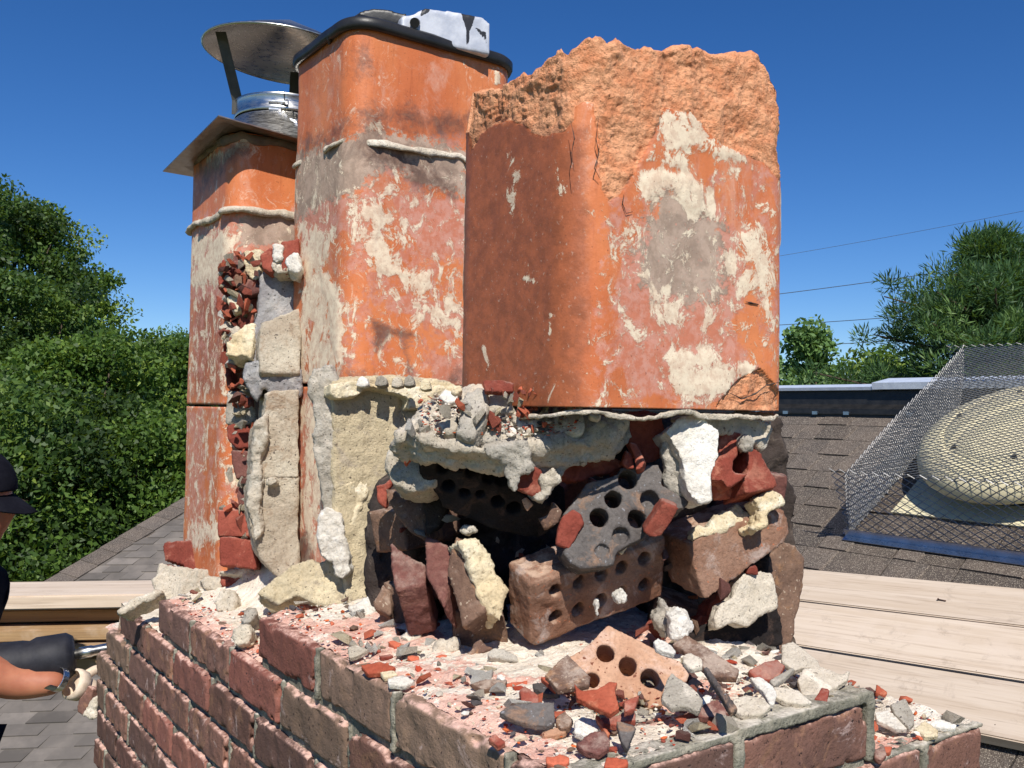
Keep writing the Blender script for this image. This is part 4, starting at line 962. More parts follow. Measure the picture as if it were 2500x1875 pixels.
# parging slab in front of the middle flue's lower section
pg = empty('parged_wall', tuple(at_depth('e', 1300, 1300, 1.42)), 'tan parged masonry slab leaning against the middle flue, below its joint', 'masonry wall')
partof(pg, 'slab', 'mortar_tan', ('e', [(1160,-140),(1400,-165),(1640,-160),(1900,-140),(2000,-60),(2000,600),(1700,900),(1500,1100),(1490,1180),(1420,1300),(1330,1400),(1240,1330),(1240,1120),(1190,900),(1170,500)]), 1.43, (-.12, -.99, .02), th=.05, rough=MR+((.004, 9, 'r'),), voxel=.004)
partof(pg, 'lip', 'mortar_cream', ('c', [(1150,1215),(1300,1190),(1640,1225),(1900,1230),(2000,1230),(1990,1290),(1860,1300),(1760,1370),(1640,1370),(1650,1300),(1400,1235),(1320,1290),(1200,1310),(1150,1280)]), 1.42, (-.12, -.99, .1), th=.035, rough=MR)
partof(pg, 'ridge', 'mortar_grey', ('e', [(990,-100),(1010,-240),(1130,-270),(1160,-150),(1150,-20),(1170,200),(1190,420),(1200,700),(1100,720),(1070,560),(1050,400),(1010,250),(1030,100)]), 1.40, (-.5, -.86, .0), th=.05, rough=LR)
partof(pg, 'lump', 'white', ('e', [(1060,720),(1100,690),(1200,710),(1210,860),(1230,960),(1250,1080),(1200,1120),(1150,1110),(1140,1020),(1060,980),(1050,860)]), 1.375, (-.5, -.86, .1), th=.05, rough=LR)
partof(pg, 'foot', 'mortar_tan', ('e', [(880,1070),(1000,1030),(1050,1050),(1140,1010),(1240,1120),(1240,1330),(1150,1340),(1040,1300),(900,1250),(800,1310),(650,1240),(780,1140)]), 1.40, (-.4, -.8, .4), th=.06, rough=LR)
partof(pg, 'drip', 'mortar_cream', ('e', [(1200,510),(1300,490),(1380,500),(1360,600),(1300,720),(1260,900),(1200,920),(1240,760),(1300,600),(1240,580)]), 1.405, (-.2, -.97, .0), th=.03, rough=LR)
for k, (x, y, s_) in enumerate([(1465, 1185, 42), (1572, 1192, 40), (1655, 1188, 36), (1765, 1212, 36), (1340, 1190, 40)]):
    piece('mortar_pebble', ['round grey mortar pebble on the parged ledge, left of three against the middle flue', 'cream mortar pebble in the middle of the row on the parged ledge', 'egg shaped upright grey pebble on the parged ledge, tallest of its row', 'low flat cream pebble on the parged ledge, nearest the broken flue', 'flat white flake at the left end of the parged ledge'][k], 'pebble', ['mortar_grey', 'mortar', 'mortar_grey', 'mortar_cream', 'white'][k],
          ('c', [(x-s_, y+30), (x-s_*.7, y-20), (x, y-36), (x+s_*.8, y-18), (x+s_, y+30), (x, y+40)]), 1.385, NCAM, .02, 'pebbles on the parged ledge', voxel=.002, smooth=3, rough=((.002, 60, 'f'),))

blk = 'concrete blocks wedged between the middle and back flues'
piece('concrete_block', 'dark grey concrete block at the top of the gap, half in the flue shadow', 'concrete block', 'block_grey', ('u', [(760,320),(800,290),(1160,290),(1160,1290),(740,1280),(700,1200),(660,1120),(680,950),(720,780),(760,600),(775,440)]), 1.68, (-.25, -.96, .1), .11, blk, rough=MR, voxel=.004)
piece('concrete_block', 'pale block with a sloping sunlit top, second from the top between the flues', 'concrete block', 'block', ('u', [(775,880),(800,790),(1000,710),(1160,650),(1165,1280),(1000,1275),(780,1270),(770,1100)]), 1.64, (-.2, -.9, .35), .10, blk, rough=MR, voxel=.004)
piece('concrete_block', 'grey jagged broken block web hanging over the dark hollow', 'concrete block', 'block_grey', ('u', [(640,1230),(760,1180),(900,1260),(1160,1275),(1160,1520),(940,1500),(860,1480),(800,1400),(750,1580),(660,1450),(620,1330)]), 1.63, (-.35, -.93, -.1), .09, blk, rough=LR, voxel=.004)
piece('concrete_block', 'brown stained block below the jagged one, above the horizontal crack', 'concrete block', 'block', ('e', [(690,-90),(760,-110),(900,-120),(900,435),(655,450),(600,430),(610,280),(620,120),(680,60)]), 1.61, (-.25, -.96, .05), .11, blk, rough=MR, voxel=.004)
piece('concrete_block', 'rounded sandy block at the foot of the gap beside the middle flue', 'concrete block', 'block', ('e', [(600,462),(690,455),(900,470),(900,1050),(860,1110),(780,1130),(700,1050),(640,960),(610,850),(585,700),(580,560)]), 1.60, (-.25, -.96, .05), .11, blk, rough=MR, voxel=.004)
piece('mortar_lump', 'rough white mortar seam down the left edge of the concrete blocks', 'mortar', 'mortar', ('e', [(620,110),(680,60),(690,200),(650,330),(655,450),(640,620),(660,800),(620,850),(585,700),(575,560),(600,430),(600,300)]), 1.585, (-.5, -.86, .05), .03, rough=LR)
piece('mortar_lump', 'small round mortar crumb stuck in the horizontal crack between blocks', 'mortar', 'mortar', ('e', [(695,470),(740,450),(768,480),(750,510),(700,500)]), 1.585, NCAM, .02, rough=LR)
piece('mortar_lump', 'big cream mortar wedge jutting left over the dark hollow', 'mortar', 'mortar_cream', ('u', [(415,1090),(440,980),(520,900),(600,820),(700,805),(690,950),(665,1130),(600,1085),(520,1105)]), 1.66, (-.6, -.75, .35), .05, rough=LR)
# maroon brick fill behind
piece('brick_core', 'shadowed broken brickwork behind the hollow beside the farthest flue', 'masonry', 'brick_maroon', ('u', [(560,130),(900,80),(900,1650),(900,2500),(460,2500),(440,1500),(470,1180),(470,760),(500,400)]), 1.83, (-.3, -.95, .0), .06, rough=LR, voxel=.006)
# broken brick ends climbing the corner of the far flue
bb = 'broken brick ends beside the farthest flue'
BBL = [
 ('brick_red', 'u', [(385,155),(480,120),(500,200),(470,300),(490,400),(400,440),(345,410),(355,300)], 1.72, 'large orange red brick shard high on the far flue corner'),
 ('brick_maroon', 'u', [(450,120),(610,60),(645,100),(640,170),(560,220),(500,270),(475,200)], 1.71, 'dusty maroon brick end at the very top of the broken column'),
 ('mortar_cream', 'u', [(600,70),(770,55),(780,120),(740,210),(770,250),(760,320),(690,340),(640,270),(620,190)], 1.70, 'cream mortar knob between the topmost brick ends'),
 ('brick_brown', 'u', [(500,330),(560,260),(640,240),(650,300),(590,380),(520,420)], 1.70, 'dark brown brick chip under the topmost mortar knob'),
 ('brick_maroon', 'u', [(590,380),(650,330),(760,410),(750,470),(650,500),(580,500),(570,430)], 1.69, 'peaked maroon brick corner catching the sun left of the grey block'),
 ('brick_red', 'u', [(770,100),(880,20),(905,250),(860,260),(790,220)], 1.67, 'red brick end left of the white mortar joint under the crown'),
 ('white', 'u', [(905,0),(985,0),(985,150),(930,170),(905,140)], 1.665, 'white mortar joint standing between two red brick ends'),
 ('brick_red', 'u', [(985,-30),(1150,-60),(1150,90),(1040,120),(1040,250),(990,250)], 1.67, 'pinkish red brick end tucked against the middle flue'),
 ('white', 'u', [(1040,120),(1140,80),(1170,200),(1150,270),(1060,240),(1030,180)], 1.64, 'bright white mortar lump touching the middle flue'),
 ('mortar', 'u', [(900,170),(1000,160),(1050,260),(930,275),(900,250)], 1.665, 'thin tan mortar ledge above the shadowed grey block'),
 ('brick_red', 'u', [(330,500),(400,540),(470,420),(495,560),(460,700),(390,720),(325,640)], 1.72, 'split red brick face left of the cream mortar nub'),
 ('mortar_cream', 'u', [(455,520),(560,490),(580,560),(660,580),(600,650),(500,655),(460,600)], 1.69, 'cream mortar nub poking out below the maroon corner'),
 ('brick_red', 'u', [(650,520),(745,520),(740,620),(700,660),(690,800),(650,780),(640,620)], 1.71, 'narrow red brick sliver right of the cream nub'),
 ('brick_maroon', 'u', [(550,680),(640,640),(660,800),(560,810)], 1.73, 'shaded maroon brick sliver in the middle of the broken column'),
 ('mortar', 'u', [(365,830),(430,760),(470,830),(540,820),(550,870),(470,930),(400,900)], 1.70, 'pinkish mortar crumbs above the big cream wedge'),
 ('brick_red', 'u', [(420,900),(480,930),(440,1000),(420,1100),(460,1200),(480,1400),(440,1420),(410,1200),(400,1000)], 1.73, 'long thin red brick edge running down the far flue'),
 ('mortar_grey', 'e', [(440,-110),(520,-120),(600,-90),(610,60),(570,90),(440,90),(430,60)], 1.72, 'grey mortar web framing the dark hollow'),
 ('brick_red', 'e', [(430,120),(480,90),(540,75),(610,190),(580,250),(490,260),(440,200)], 1.71, 'forked red brick fragment below the dark hollow'),
 ('brick_maroon', 'e', [(460,280),(600,285),(605,440),(490,460),(470,380)], 1.70, 'dark maroon brick end, second course above the foot of the column'),
 ('mortar_cream', 'e', [(480,462),(605,462),(600,490),(490,495)], 1.695, 'cream mortar bed between the dark maroon brick ends'),
 ('brick_maroon', 'e', [(500,498),(590,495),(575,600),(570,665),(505,670)], 1.70, 'dark maroon brick end right above the red and pink ones'),
 ('brick_red', 'e', [(370,680),(500,685),(600,740),(605,860),(500,850),(370,850)], 1.68, 'pink dusted red brick end near the foot of the far flue'),
 ('brick_red', 'e', [(380,860),(470,870),(610,890),(615,1070),(460,1050),(385,1050)], 1.67, 'bright red brick end at the foot of the broken column'),
]
for mt, fr, pts, dd, lb in BBL:
    piece('broken_brick' if 'brick' in mt else 'mortar_lump', lb, 'broken brick' if 'brick' in mt else 'mortar', mt, (fr, pts), dd, (-.5, -.82, .2), .055, bb if 'brick' in mt else 'mortar lumps in the broken column', rough=LR if 'brick' not in mt else BR, voxel=.003)
# corner brick with core holes at the back left, rubble round it
piece('cored_brick', 'pink dusted cored brick at the back left corner under the farthest flue', 'brick', 'brick_red', ('e', [(5,920),(30,895),(170,890),(330,900),(360,1000),(250,1080),(130,1070),(20,1050)]), 1.90, (-.75, -.55, .35), .09, rough=BR, voxel=.003, holes=[('e', 22, 1030, .0055), ('e', 48, 1038, .0055), ('e', 72, 1044, .0055), ('e', 98, 1052, .0055), ('e', 122, 1060, .005)])
RB = [
 ('mortar', 'e', [(-60,1150),(20,1060),(150,1080),(330,1090),(380,1190),(250,1290),(60,1280),(-50,1260)], 1.80, 'big crumbly mortar mound under the corner cored brick'),
 ('mortar', 'k', [(930,560),(960,440),(1000,460),(1060,540),(1010,600),(940,590)], 1.84, 'grey mortar lump standing on the far corner above the stacked planks'),
 ('mortar', 'e', [(240,1150),(330,1120),(390,1150),(380,1210),(290,1210)], 1.72, 'knobbly mortar lump left of the half buried brick'),
 ('brick_red', 'e', [(385,1120),(520,1110),(525,1150),(480,1190),(390,1190)], 1.72, 'half buried maroon brick face under a mortar lip'),
 ('mortar', 'e', [(360,1100),(520,1075),(620,1080),(640,1200),(560,1250),(500,1230),(530,1120)], 1.70, 'smooth mortar hump right of the half buried brick'),
 ('mortar_cream', 'e', [(650,1240),(780,1160),(870,1170),(880,1260),(760,1300),(700,1310)], 1.52, 'angular cream mortar wedge left of the upright red chip'),
 ('mortar', 'e', [(350,1290),(400,1220),(470,1230),(485,1290),(460,1350),(380,1350)], 1.60, 'rounded mortar clod in the middle of the left ledge'),
 ('brick_red', 'e', [(875,1250),(895,1160),(960,1090),(1035,1065),(1050,1200),(1000,1330),(930,1320),(920,1270),(880,1270)], 1.42, 'upright red brick chip leaning on the parged wall foot'),
 ('mortar', 'e', [(465,1540),(480,1480),(560,1460),(580,1500),(560,1570),(480,1580)], 1.35, 'tan mortar pebble beside the raised brick end on the left ledge'),
 ('mortar_grey', 'e', [(510,1410),(560,1360),(600,1350),(600,1410),(530,1450)], 1.38, 'small grey stone above the tan pebble on the left ledge'),
 ('white', 'e', [(1250,1340),(1420,1250),(1430,1330),(1410,1440),(1350,1470),(1310,1400)], 1.27, 'pale mortar heap at the foot of the parged wall'),
 ('mortar', 'k', [(715,720),(800,650),(930,600),(960,600),(900,650),(800,690),(740,730)], 1.75, 'flat mortar crust on the back left corner of the chimney'),
]
for mt, fr, pts, dd, lb in RB:
    piece('broken_brick' if 'brick' in mt else 'mortar_lump', lb, 'broken brick' if 'brick' in mt else 'mortar', mt, (fr, pts), dd, (-.5, -.72, .5), .05, 'rubble on the back ledge', rough=LR, voxel=.003)

# ------------------------------------------------------------------ the collapsed pile under the broken flue
# whole cored brick, pose solved from its corners
def cored(name, label, mat, T, Mm, l, w, t, holes, depth_frac=1.0, broken=None, group=None, voxel=.0024):
    Mm = np.array(Mm); T = np.array(T); bm = bmesh.new()
    mw = Matrix(((*Mm[0], T[0]), (*Mm[1], T[1]), (*Mm[2], T[2]), (0, 0, 0, 1)))
    bm_box(bm, 0, l, 0, t, 0, w); bmesh.ops.bevel(bm, geom=bm.edges[:], offset=.0045, segments=2, affect='EDGES')
    cut = bmesh.new()
    for (x, z, r) in holes: bm_cyl(cut, (x, -.01, z), (0, 1, 0), r, r*.95, (t+.02)*depth_frac, 16)
    if broken:
        for (x, y, z, sx, sy, sz) in broken: bm_box(cut, x, x+sx, y, y+sy, z, z+sz)
    for b_ in (bm, cut):
        for v in b_.verts: v.co = mw @ v.co
    me = remesh(bm, voxel, cut, 1); roughen(me, ((.0022, 25, 'f'), (.0016, 80, 'f'), (.003, 50, 'p')), rnd.randint(0, 99))
    return tag(add(name, me, M[mat], center=True), label, 'brick', group)
cg = 'fallen cored bricks in the pile'
hs_ = [(x, z, .0088) for z in (.032, .068) for x in (.033, .064, .097, .126, .162)]
cored('cored_brick', 'large rust brown brick with two rows of core holes, front centre of the pile', 'brick_rust', [.1787, .2888, .02], [[.966, .052, -.254], [-.13, .945, -.301], [.224, .324, .919]], .194, .092, .057, hs_, group=cg)
def T_(fr, *pts): return (fr, list(pts))
piece('cored_brick', 'tan cored brick lying flat and tilted at the bottom front of the pile', 'brick', 'brick_tan', T_('v', (1140,95),(1300,175),(1640,350),(1965,530),(1920,640),(1790,760),(1700,890),(1510,930),(1440,830),(1200,900),(960,860),(880,740),(780,680),(545,605),(640,520),(760,420),(860,360),(940,300)), .94, (-.47, -.66, .58), .05, cg, voxel=.0021, grow=1.0,
      holes=[('v', 1115, 380, .0092), ('v', 1340, 500, .0092), ('v', 1555, 625, .0098), ('v', 985, 640, .0080), ('v', 1745, 835, .0085), ('v', 1480, 880, .006)], rough=((.0012, 30, 'f'), (.001, 90, 'f'), (.002, 60, 'p')))
piece('cored_brick', 'charcoal grey burnt cored brick with big round holes, tilted on top of the pile', 'brick', 'brick_char', ('s', [(770,520),(870,400),(960,270),(1100,240),(1200,200),(1215,160),(1340,150),(1500,130),(1540,200),(1530,290),(1620,340),(1745,410),(1700,480),(1660,480),(1550,560),(1420,640),(1400,700),(1290,740),(1190,800),(1160,900),(920,930),(830,880),(780,800),(880,700),(900,600)]), 1.03, (-.5, -.82, .28), .05, cg, voxel=.0022,
      holes=[('s', 1275, 235, .0105), ('s', 1155, 395, .0095), ('s', 1042, 540, .0105), ('s', 1345, 555, .0105), ('s', 1450, 400, .011, .030), ('s', 1220, 690, .010, .02), ('s', 1060, 820, .008, .015)], rough=((.003, 30, 'f'), (.0015, 90, 'f')), smooth=3)
piece('red_chip', 'red core fragment wedged at the left end of the burnt brick', 'broken brick', 'brick_red', T_('s', (750,540),(830,490),(885,530),(905,600),(850,700),(800,790),(700,755),(715,640)), 1.015, NCAM, .02, 'red broken faces in the pile', rough=BR, voxel=.002, smooth=2)
piece('red_chip', 'smooth red broken end at the right of the burnt brick, half in shadow', 'broken brick', 'brick_red', T_('s', (1560,430),(1672,475),(1600,600),(1540,690),(1460,700),(1408,655),(1480,540)), .995, (-.6, -.75, -.1), .03, 'red broken faces in the pile', rough=SR, voxel=.002, smooth=2)
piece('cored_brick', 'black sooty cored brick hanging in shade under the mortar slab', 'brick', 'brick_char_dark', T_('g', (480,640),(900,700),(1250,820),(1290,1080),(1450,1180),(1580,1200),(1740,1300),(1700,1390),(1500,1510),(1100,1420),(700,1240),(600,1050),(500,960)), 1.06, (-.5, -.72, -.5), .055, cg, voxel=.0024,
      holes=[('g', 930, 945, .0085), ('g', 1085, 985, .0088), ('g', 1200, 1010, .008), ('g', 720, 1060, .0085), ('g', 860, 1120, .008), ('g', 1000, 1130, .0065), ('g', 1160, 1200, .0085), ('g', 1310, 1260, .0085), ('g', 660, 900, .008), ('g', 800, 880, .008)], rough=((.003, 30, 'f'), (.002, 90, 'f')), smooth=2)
ms = empty('mortar_slab', tuple(at_depth('g', 1000, 600, 1.02)), 'lumpy grey mortar slab with hanging drips under the left side of the broken flue', 'mortar')
NSL = (-.42, -.52, .74)
partof(ms, 'slab', 'mortar', T_('g', (300,620),(480,430),(560,370),(700,310),(850,270),(960,215),(1060,225),(1300,240),(1500,225),(1760,215),(1870,290),(1930,380),(2210,460),(2100,600),(1900,640),(1720,650),(1400,700),(1240,760),(1100,740),(1000,720),(860,700),(700,690),(500,640),(430,600)), 1.03, NSL, th=.028, rough=((.009, 16, 'r'), (.008, 28, 'f'))+LR)
partof(ms, 'hanging_drip', 'mortar_grey', T_('g', (1040,720),(1400,670),(1445,800),(1470,900),(1420,930),(1360,950),(1350,1040),(1320,1085),(1280,1060),(1255,960),(1245,850),(1120,790)), .985, (-.55, -.8, -.1), th=.025, rough=LR)
for k, (mt, pts) in enumerate([('mortar_grey', ((850,310),(900,240),(975,190),(1055,230),(1060,400),(1000,520),(930,600),(800,560),(860,420))), ('mortar_grey', ((1060,420),(1150,380),(1250,395),(1260,560),(1180,640),(1080,660),(1000,620),(1000,500))),
                              ('mortar', ((1080,230),(1200,220),(1290,280),(1280,370),(1180,370),(1080,390))), ('mortar', ((620,480),(720,430),(805,420),(790,540),(730,575),(660,530))), ('mortar', ((1280,350),(1420,340),(1500,430),(1520,540),(1440,580),(1340,500))),
                              ('mortar', ((1640,380),(1760,340),(1860,340),(1925,440),(1900,560),(1740,580),(1640,500))), ('mortar_grey', ((1320,560),(1460,600),(1600,560),(1640,640),(1500,660),(1360,680)))]):
    partof(ms, 'lump', mt, T_('g', *pts), 1.0+.008*(k % 3), (-.5, -.62, .6), th=.03, rough=LR, smooth=2)
partof(ms, 'lip', 'mortar', T_('g', (420,590),(560,590),(700,620),(900,680),(1020,700),(1180,680),(1400,650),(1440,700),(1300,740),(1050,760),(980,740),(860,730),(700,720),(520,660)), .99, (-.5, -.75, .4), th=.035, rough=LR)
partof(ms, 'left_mass', 'mortar', T_('g', (180,870),(210,760),(290,690),(370,610),(500,640),(520,850),(600,980),(560,1040),(470,1070),(350,1075),(240,1030),(210,960)), 1.06, (-.55, -.7, .3), th=.06, rough=LR)
piece('mortar_plate', 'smooth grey mortar plate in shade behind the hanging drip', 'mortar', 'mortar_grey', T_('g', (1400,680),(1640,650),(1820,670),(1805,860),(1700,980),(1640,1050),(1560,1190),(1450,1140),(1480,900)), 1.02, (-.6, -.8, .0), .02, rough=MR)
piece('mortar_lump', 'crumbly tan mortar fringe right of the small red chip', 'mortar', 'mortar', T_('g', (1540,940),(1580,960),(1650,910),(1700,990),(1640,1090),(1560,1190),(1500,1150),(1570,1090)), .995, NCAM, .015, rough=LR, voxel=.002)
piece('red_chip', 'rounded dark red brick chip caught below the hanging mortar drip', 'broken brick', 'brick_red', T_('g', (1350,960),(1380,930),(1460,870),(1540,930),(1585,1020),(1560,1110),(1480,1150),(1400,1110),(1340,1080)), 1.0, NCAM, .02, 'red broken faces in the pile', rough=BR, voxel=.002, smooth=2)
piece('broken_brick', 'ochre broken brick tip below the sooty cored brick', 'broken brick', 'brick_brown', T_('g', (1540,1350),(1620,1330),(1660,1210),(1730,1290),(1700,1380),(1590,1440)), 1.02, NCAM, .02, 'brown bricks in the pile', rough=BR, voxel=.002)
piece('broken_brick', 'small tan brick flake beside the ochre tip', 'broken brick', 'brick_tan', T_('g', (1375,1180),(1420,1165),(1475,1225),(1430,1280),(1400,1250)), 1.015, NCAM, .012, 'brown bricks in the pile', rough=BR, voxel=.002)
# left stack of the pile
bs = 'brown bricks in the pile'
piece('broken_brick', 'brown brick with a sunlit split face at the upper left of the pile', 'brick', 'brick_brown', T_('g', (158,1090),(300,1130),(450,1160),(490,1160),(520,1500),(480,1530),(340,1430),(230,1290),(180,1200)), 1.13, (-.35, -.85, .35), .06, bs, vec=(.07, .05, -.012), rough=BR)
piece('red_chip', 'small bright red corner poking out left of the upper left brown brick', 'broken brick', 'brick_red', T_('g', (65,1055),(160,1040),(215,970),(215,1030),(160,1100),(155,1250),(80,1180)), 1.15, NCAM, .02, 'red broken faces in the pile', rough=BR, voxel=.002)
piece('broken_brick', 'brick coloured dark for the deep shade under the left end of the slab', 'brick', 'soot_shade', T_('g', (480,1050),(640,1020),(700,1250),(620,1420),(520,1500),(500,1200)), 1.12, NCAM, .05, bs, rough=BR)  # dark material paints in the shade under the slab
piece('broken_brick', 'maroon brick with a sunlit top, left of the pile, slipping downwards', 'brick', 'brick_maroon', T_('i', (195,270),(240,300),(330,380),(420,430),(500,470),(500,640),(380,670),(250,690),(215,500)), 1.11, (-.42, -.62, .66), .05, bs, vec=(.035, .028, -.066), rough=BR)
piece('broken_brick', 'narrow maroon brick end wedged between the slipping brick and the mortared one', 'brick', 'brick_maroon', T_('i', (512,240),(600,260),(740,330),(735,560),(690,780),(680,850),(600,700),(530,560)), 1.08, (-.55, -.7, .4), .05, bs, vec=(.045, .03, -.05), rough=BR)
piece('broken_brick', 'grey brown brick face on edge carrying a thick cream mortar side', 'brick', 'brick_brown', T_('i', (735,420),(790,250),(840,270),(900,440),(960,640),(1040,870),(950,940),(850,1030),(780,760),(710,540)), 1.055, (-.75, -.55, .35), .045, bs, rough=BR)
piece('mortar_lump', 'thick cream mortar bed stuck to the side of the upright brown brick', 'mortar', 'mortar_cream', T_('i', (820,290),(990,280),(1060,380),(1120,500),(1150,590),(1220,660),(1200,850),(1180,960),(1060,870),(1010,780),(950,640),(900,430)), 1.05, (-.25, -.9, .35), .05, rough=LR)
piece('mortar_lump', 'small cream chip lying on the sooty ledge above the mortared brick', 'mortar', 'mortar', T_('i', (835,170),(880,130),(940,130),(960,170),(900,195)), 1.07, NCAM, .015, rough=LR, voxel=.002)
piece('broken_brick', 'dark brown brick standing on end in the shade below the mortared one', 'brick', 'brick_brown', T_('i', (780,900),(900,950),(1040,880),(1200,960),(1240,1180),(1100,1480),(880,1500),(810,1400)), 1.10, (-.45, -.85, -.25), .06, bs, rough=BR)
piece('broken_brick', 'ochre rimmed shard leaning at the foot of the dark standing brick', 'broken brick', 'brick_brown', T_('i', (812,1390),(850,1310),(930,1240),(960,1160),(1000,1150),(1060,1210),(1125,1225),(1000,1270),(930,1310),(850,1400)), 1.06, (-.5, -.6, .6), .03, bs, vec=(.02, .03, -.03), rough=BR, voxel=.0022)
piece('broken_brick', 'small brown brick corner at the far left foot of the pile', 'brick', 'brick_brown', T_('i', (45,810),(130,665),(190,655),(190,920),(60,860)), 1.20, (-.6, -.6, .55), .04, bs, vec=(.045, .04, -.04), rough=BR)
piece('mortar_lump', 'ragged tan mortar clod with a torn edge at the left foot of the pile', 'mortar', 'mortar', T_('i', (460,1330),(600,1220),(640,1160),(700,1180),(790,1160),(790,1240),(740,1270),(740,1380),(640,1370),(560,1340)), 1.08, (-.5, -.7, .5), .035, rough=LR, voxel=.0022)
piece('mortar_lump', 'grey capped cream mortar chunk in front of the dark hollow', 'mortar', 'mortar_cream', T_('i', (1090,1310),(1200,1310),(1340,1340),(1360,1400),(1300,1430),(1170,1400),(1100,1370)), 1.03, (-.5, -.7, .5), .03, rough=LR, voxel=.0022)
piece('stone_flake', 'blue grey flake lying on top of the grey capped mortar chunk', 'stone', 'mortar_grey', T_('i', (1080,1280),(1140,1225),(1230,1240),(1320,1290),(1350,1340),(1200,1315),(1100,1305)), 1.025, (-.4, -.6, .7), .012, rough=BR, voxel=.002)
piece('mortar_lump', 'clinkery tan crumbs at the left foot of the pile beside the small orange flake', 'mortar', 'mortar', T_('i', (290,1120),(340,1060),(400,980),(460,970),(470,1100),(460,1200),(380,1240),(340,1180)), 1.13, (-.5, -.7, .5), .03, rough=LR, voxel=.0022)
# right side of the pile
piece('broken_brick', 'long brown brick with frothy cream mortar on top, right side of the pile', 'brick', 'brick_rust', T_('h', (1030,1390),(1500,1190),(1885,1085),(1925,1180),(1935,1290),(1880,1390),(1500,1670),(1190,1895),(1150,1800)), 1.12, (-.3, -.92, .16), .06, bs, vec=-RT*.030+FW*.062+UP*.008, rough=((.0014, 30, 'r'), (.0012, 90, 'f'), (.0008, 220, 'f')), voxel=.0024, grow=1.0)
piece('mortar_lump', 'cream mortar spread along the top of the long brown brick', 'mortar', 'mortar_cream', T_('h', (1070,1300),(1130,1210),(1200,1240),(1290,1140),(1400,1090),(1470,1040),(1600,1150),(1610,1180),(1420,1230),(1250,1290),(1090,1350)), 1.12, (-.3, -.75, .6), .035, rough=LR, voxel=.0024)
piece('mortar_lump', 'frothy yellowish mortar dripping over the right end of the long brick', 'mortar', 'mortar_cream', T_('h', (1640,1000),(1760,930),(1870,950),(1880,1010),(1830,1060),(1750,1110),(1735,1220),(1660,1265),(1610,1240),(1690,1190),(1690,1090)), 1.11, (-.3, -.9, .3), .03, rough=LR, voxel=.0022)
piece('broken_brick', 'dark brown brick with scored face, low at the right of the pile', 'brick', 'brick_char_dark', T_('j', (1050,925),(1270,860),(1600,770),(1820,690),(1850,820),(1862,1000),(1760,1040),(1640,1060),(1400,1160),(1250,1070),(1160,1010)), 1.14, (-.25, -.95, .05), .06, bs, rough=BR, voxel=.0026)
piece('broken_brick', 'reddish cored brick bottom behind the white stone, right of the pile', 'broken brick', 'brick_red', T_('j', (1070,920),(1080,830),(1170,730),(1200,760),(1230,640),(1360,530),(1430,540),(1400,650),(1310,700),(1290,760),(1300,860),(1200,880)), 1.15, (-.4, -.85, .3), .04, bs, rough=BR, voxel=.0024)
piece('mortar_plate', 'grey beige mortar plate plastered over the scored dark brick', 'mortar', 'mortar', T_('j', (1540,375),(1600,360),(1770,385),(1800,480),(1820,660),(1750,700),(1650,750),(1590,830),(1530,830),(1440,790),(1310,860),(1300,760),(1340,640),(1440,600),(1480,470)), 1.11, (-.3, -.9, .3), .022, rough=MR, voxel=.0024)
piece('broken_brick', 'tall brown brick standing on end at the far right of the pile', 'brick', 'brick_brown', T_('j', (1760,270),(1870,120),(1990,165),(2060,250),(2070,500),(2030,640),(1990,760),(1950,1000),(1895,1190),(1780,1150),(1785,1050),(1860,980),(1835,700),(1790,560)), 1.19, (-.2, -.95, .2), .055, bs, rough=BR+((.004, 14, 'f'),), voxel=.0028)
piece('red_chip', 'red chip sitting on the mortar plate below the long brick', 'broken brick', 'brick_red', T_('j', (1560,370),(1580,320),(1640,300),(1665,340),(1660,375)), 1.12, NCAM, .015, 'red broken faces in the pile', rough=BR, voxel=.002)
piece('white_stone', 'big bright white limestone chunk hanging under the front edge of the broken flue', 'stone', 'white', T_('h', (830,395),(930,300),(1060,230),(1150,235),(1250,330),(1310,390),(1310,600),(1250,740),(1235,860),(1240,970),(1150,1000),(1060,950),(1010,830),(990,650),(900,480)), 1.03, (-.45, -.85, .25), .05, 'pale stones in the pile', rough=((.006, 14, 'f'), (.004, 50, 'f'), (.0015, 160, 'f')), voxel=.0025)
piece('mortar_lump', 'tan grey mortar under the left edge of the white chunk', 'mortar', 'mortar_grey', T_('h', (795,560),(830,430),(900,480),(980,640),(1000,840),(1060,950),(960,960),(860,890),(825,820),(850,700)), 1.045, (-.7, -.7, .0), .04, rough=LR, voxel=.0025)
piece('white_stone', 'white rounded stone resting low on the debris right of the big cored brick', 'stone', 'white', T_('j', (868,740),(950,700),(1020,730),(1050,800),(1085,850),(1030,940),(920,965),(890,900)), 1.04, NCAM, .035, 'pale stones in the pile', rough=LR, voxel=.0022)
piece('mortar_lump', 'dull grey mortar clod behind the low white stone', 'mortar', 'mortar_grey', T_('j', (725,780),(780,690),(800,600),(850,680),(870,800),(880,900),(830,960),(790,880)), 1.06, NCAM, .03, rough=LR, voxel=.0022)
piece('mortar_slab', 'pale mortar bed below the right front edge of the broken flue', 'mortar', 'mortar', T_('h', (1150,240),(1260,250),(1550,255),(1770,300),(1760,400),(1740,500),(1690,545),(1610,470),(1500,430),(1400,385),(1300,400)), 1.12, (-.15, -.98, .1), .06, rough=LR, voxel=.003)
piece('white_stone', 'small grey white stone set between the red bricks under the flue corner', 'stone', 'mortar_grey', T_('h', (1510,450),(1560,430),(1600,470),(1590,530),(1530,540)), 1.10, NCAM, .02, 'pale stones in the pile', rough=LR, voxel=.002)
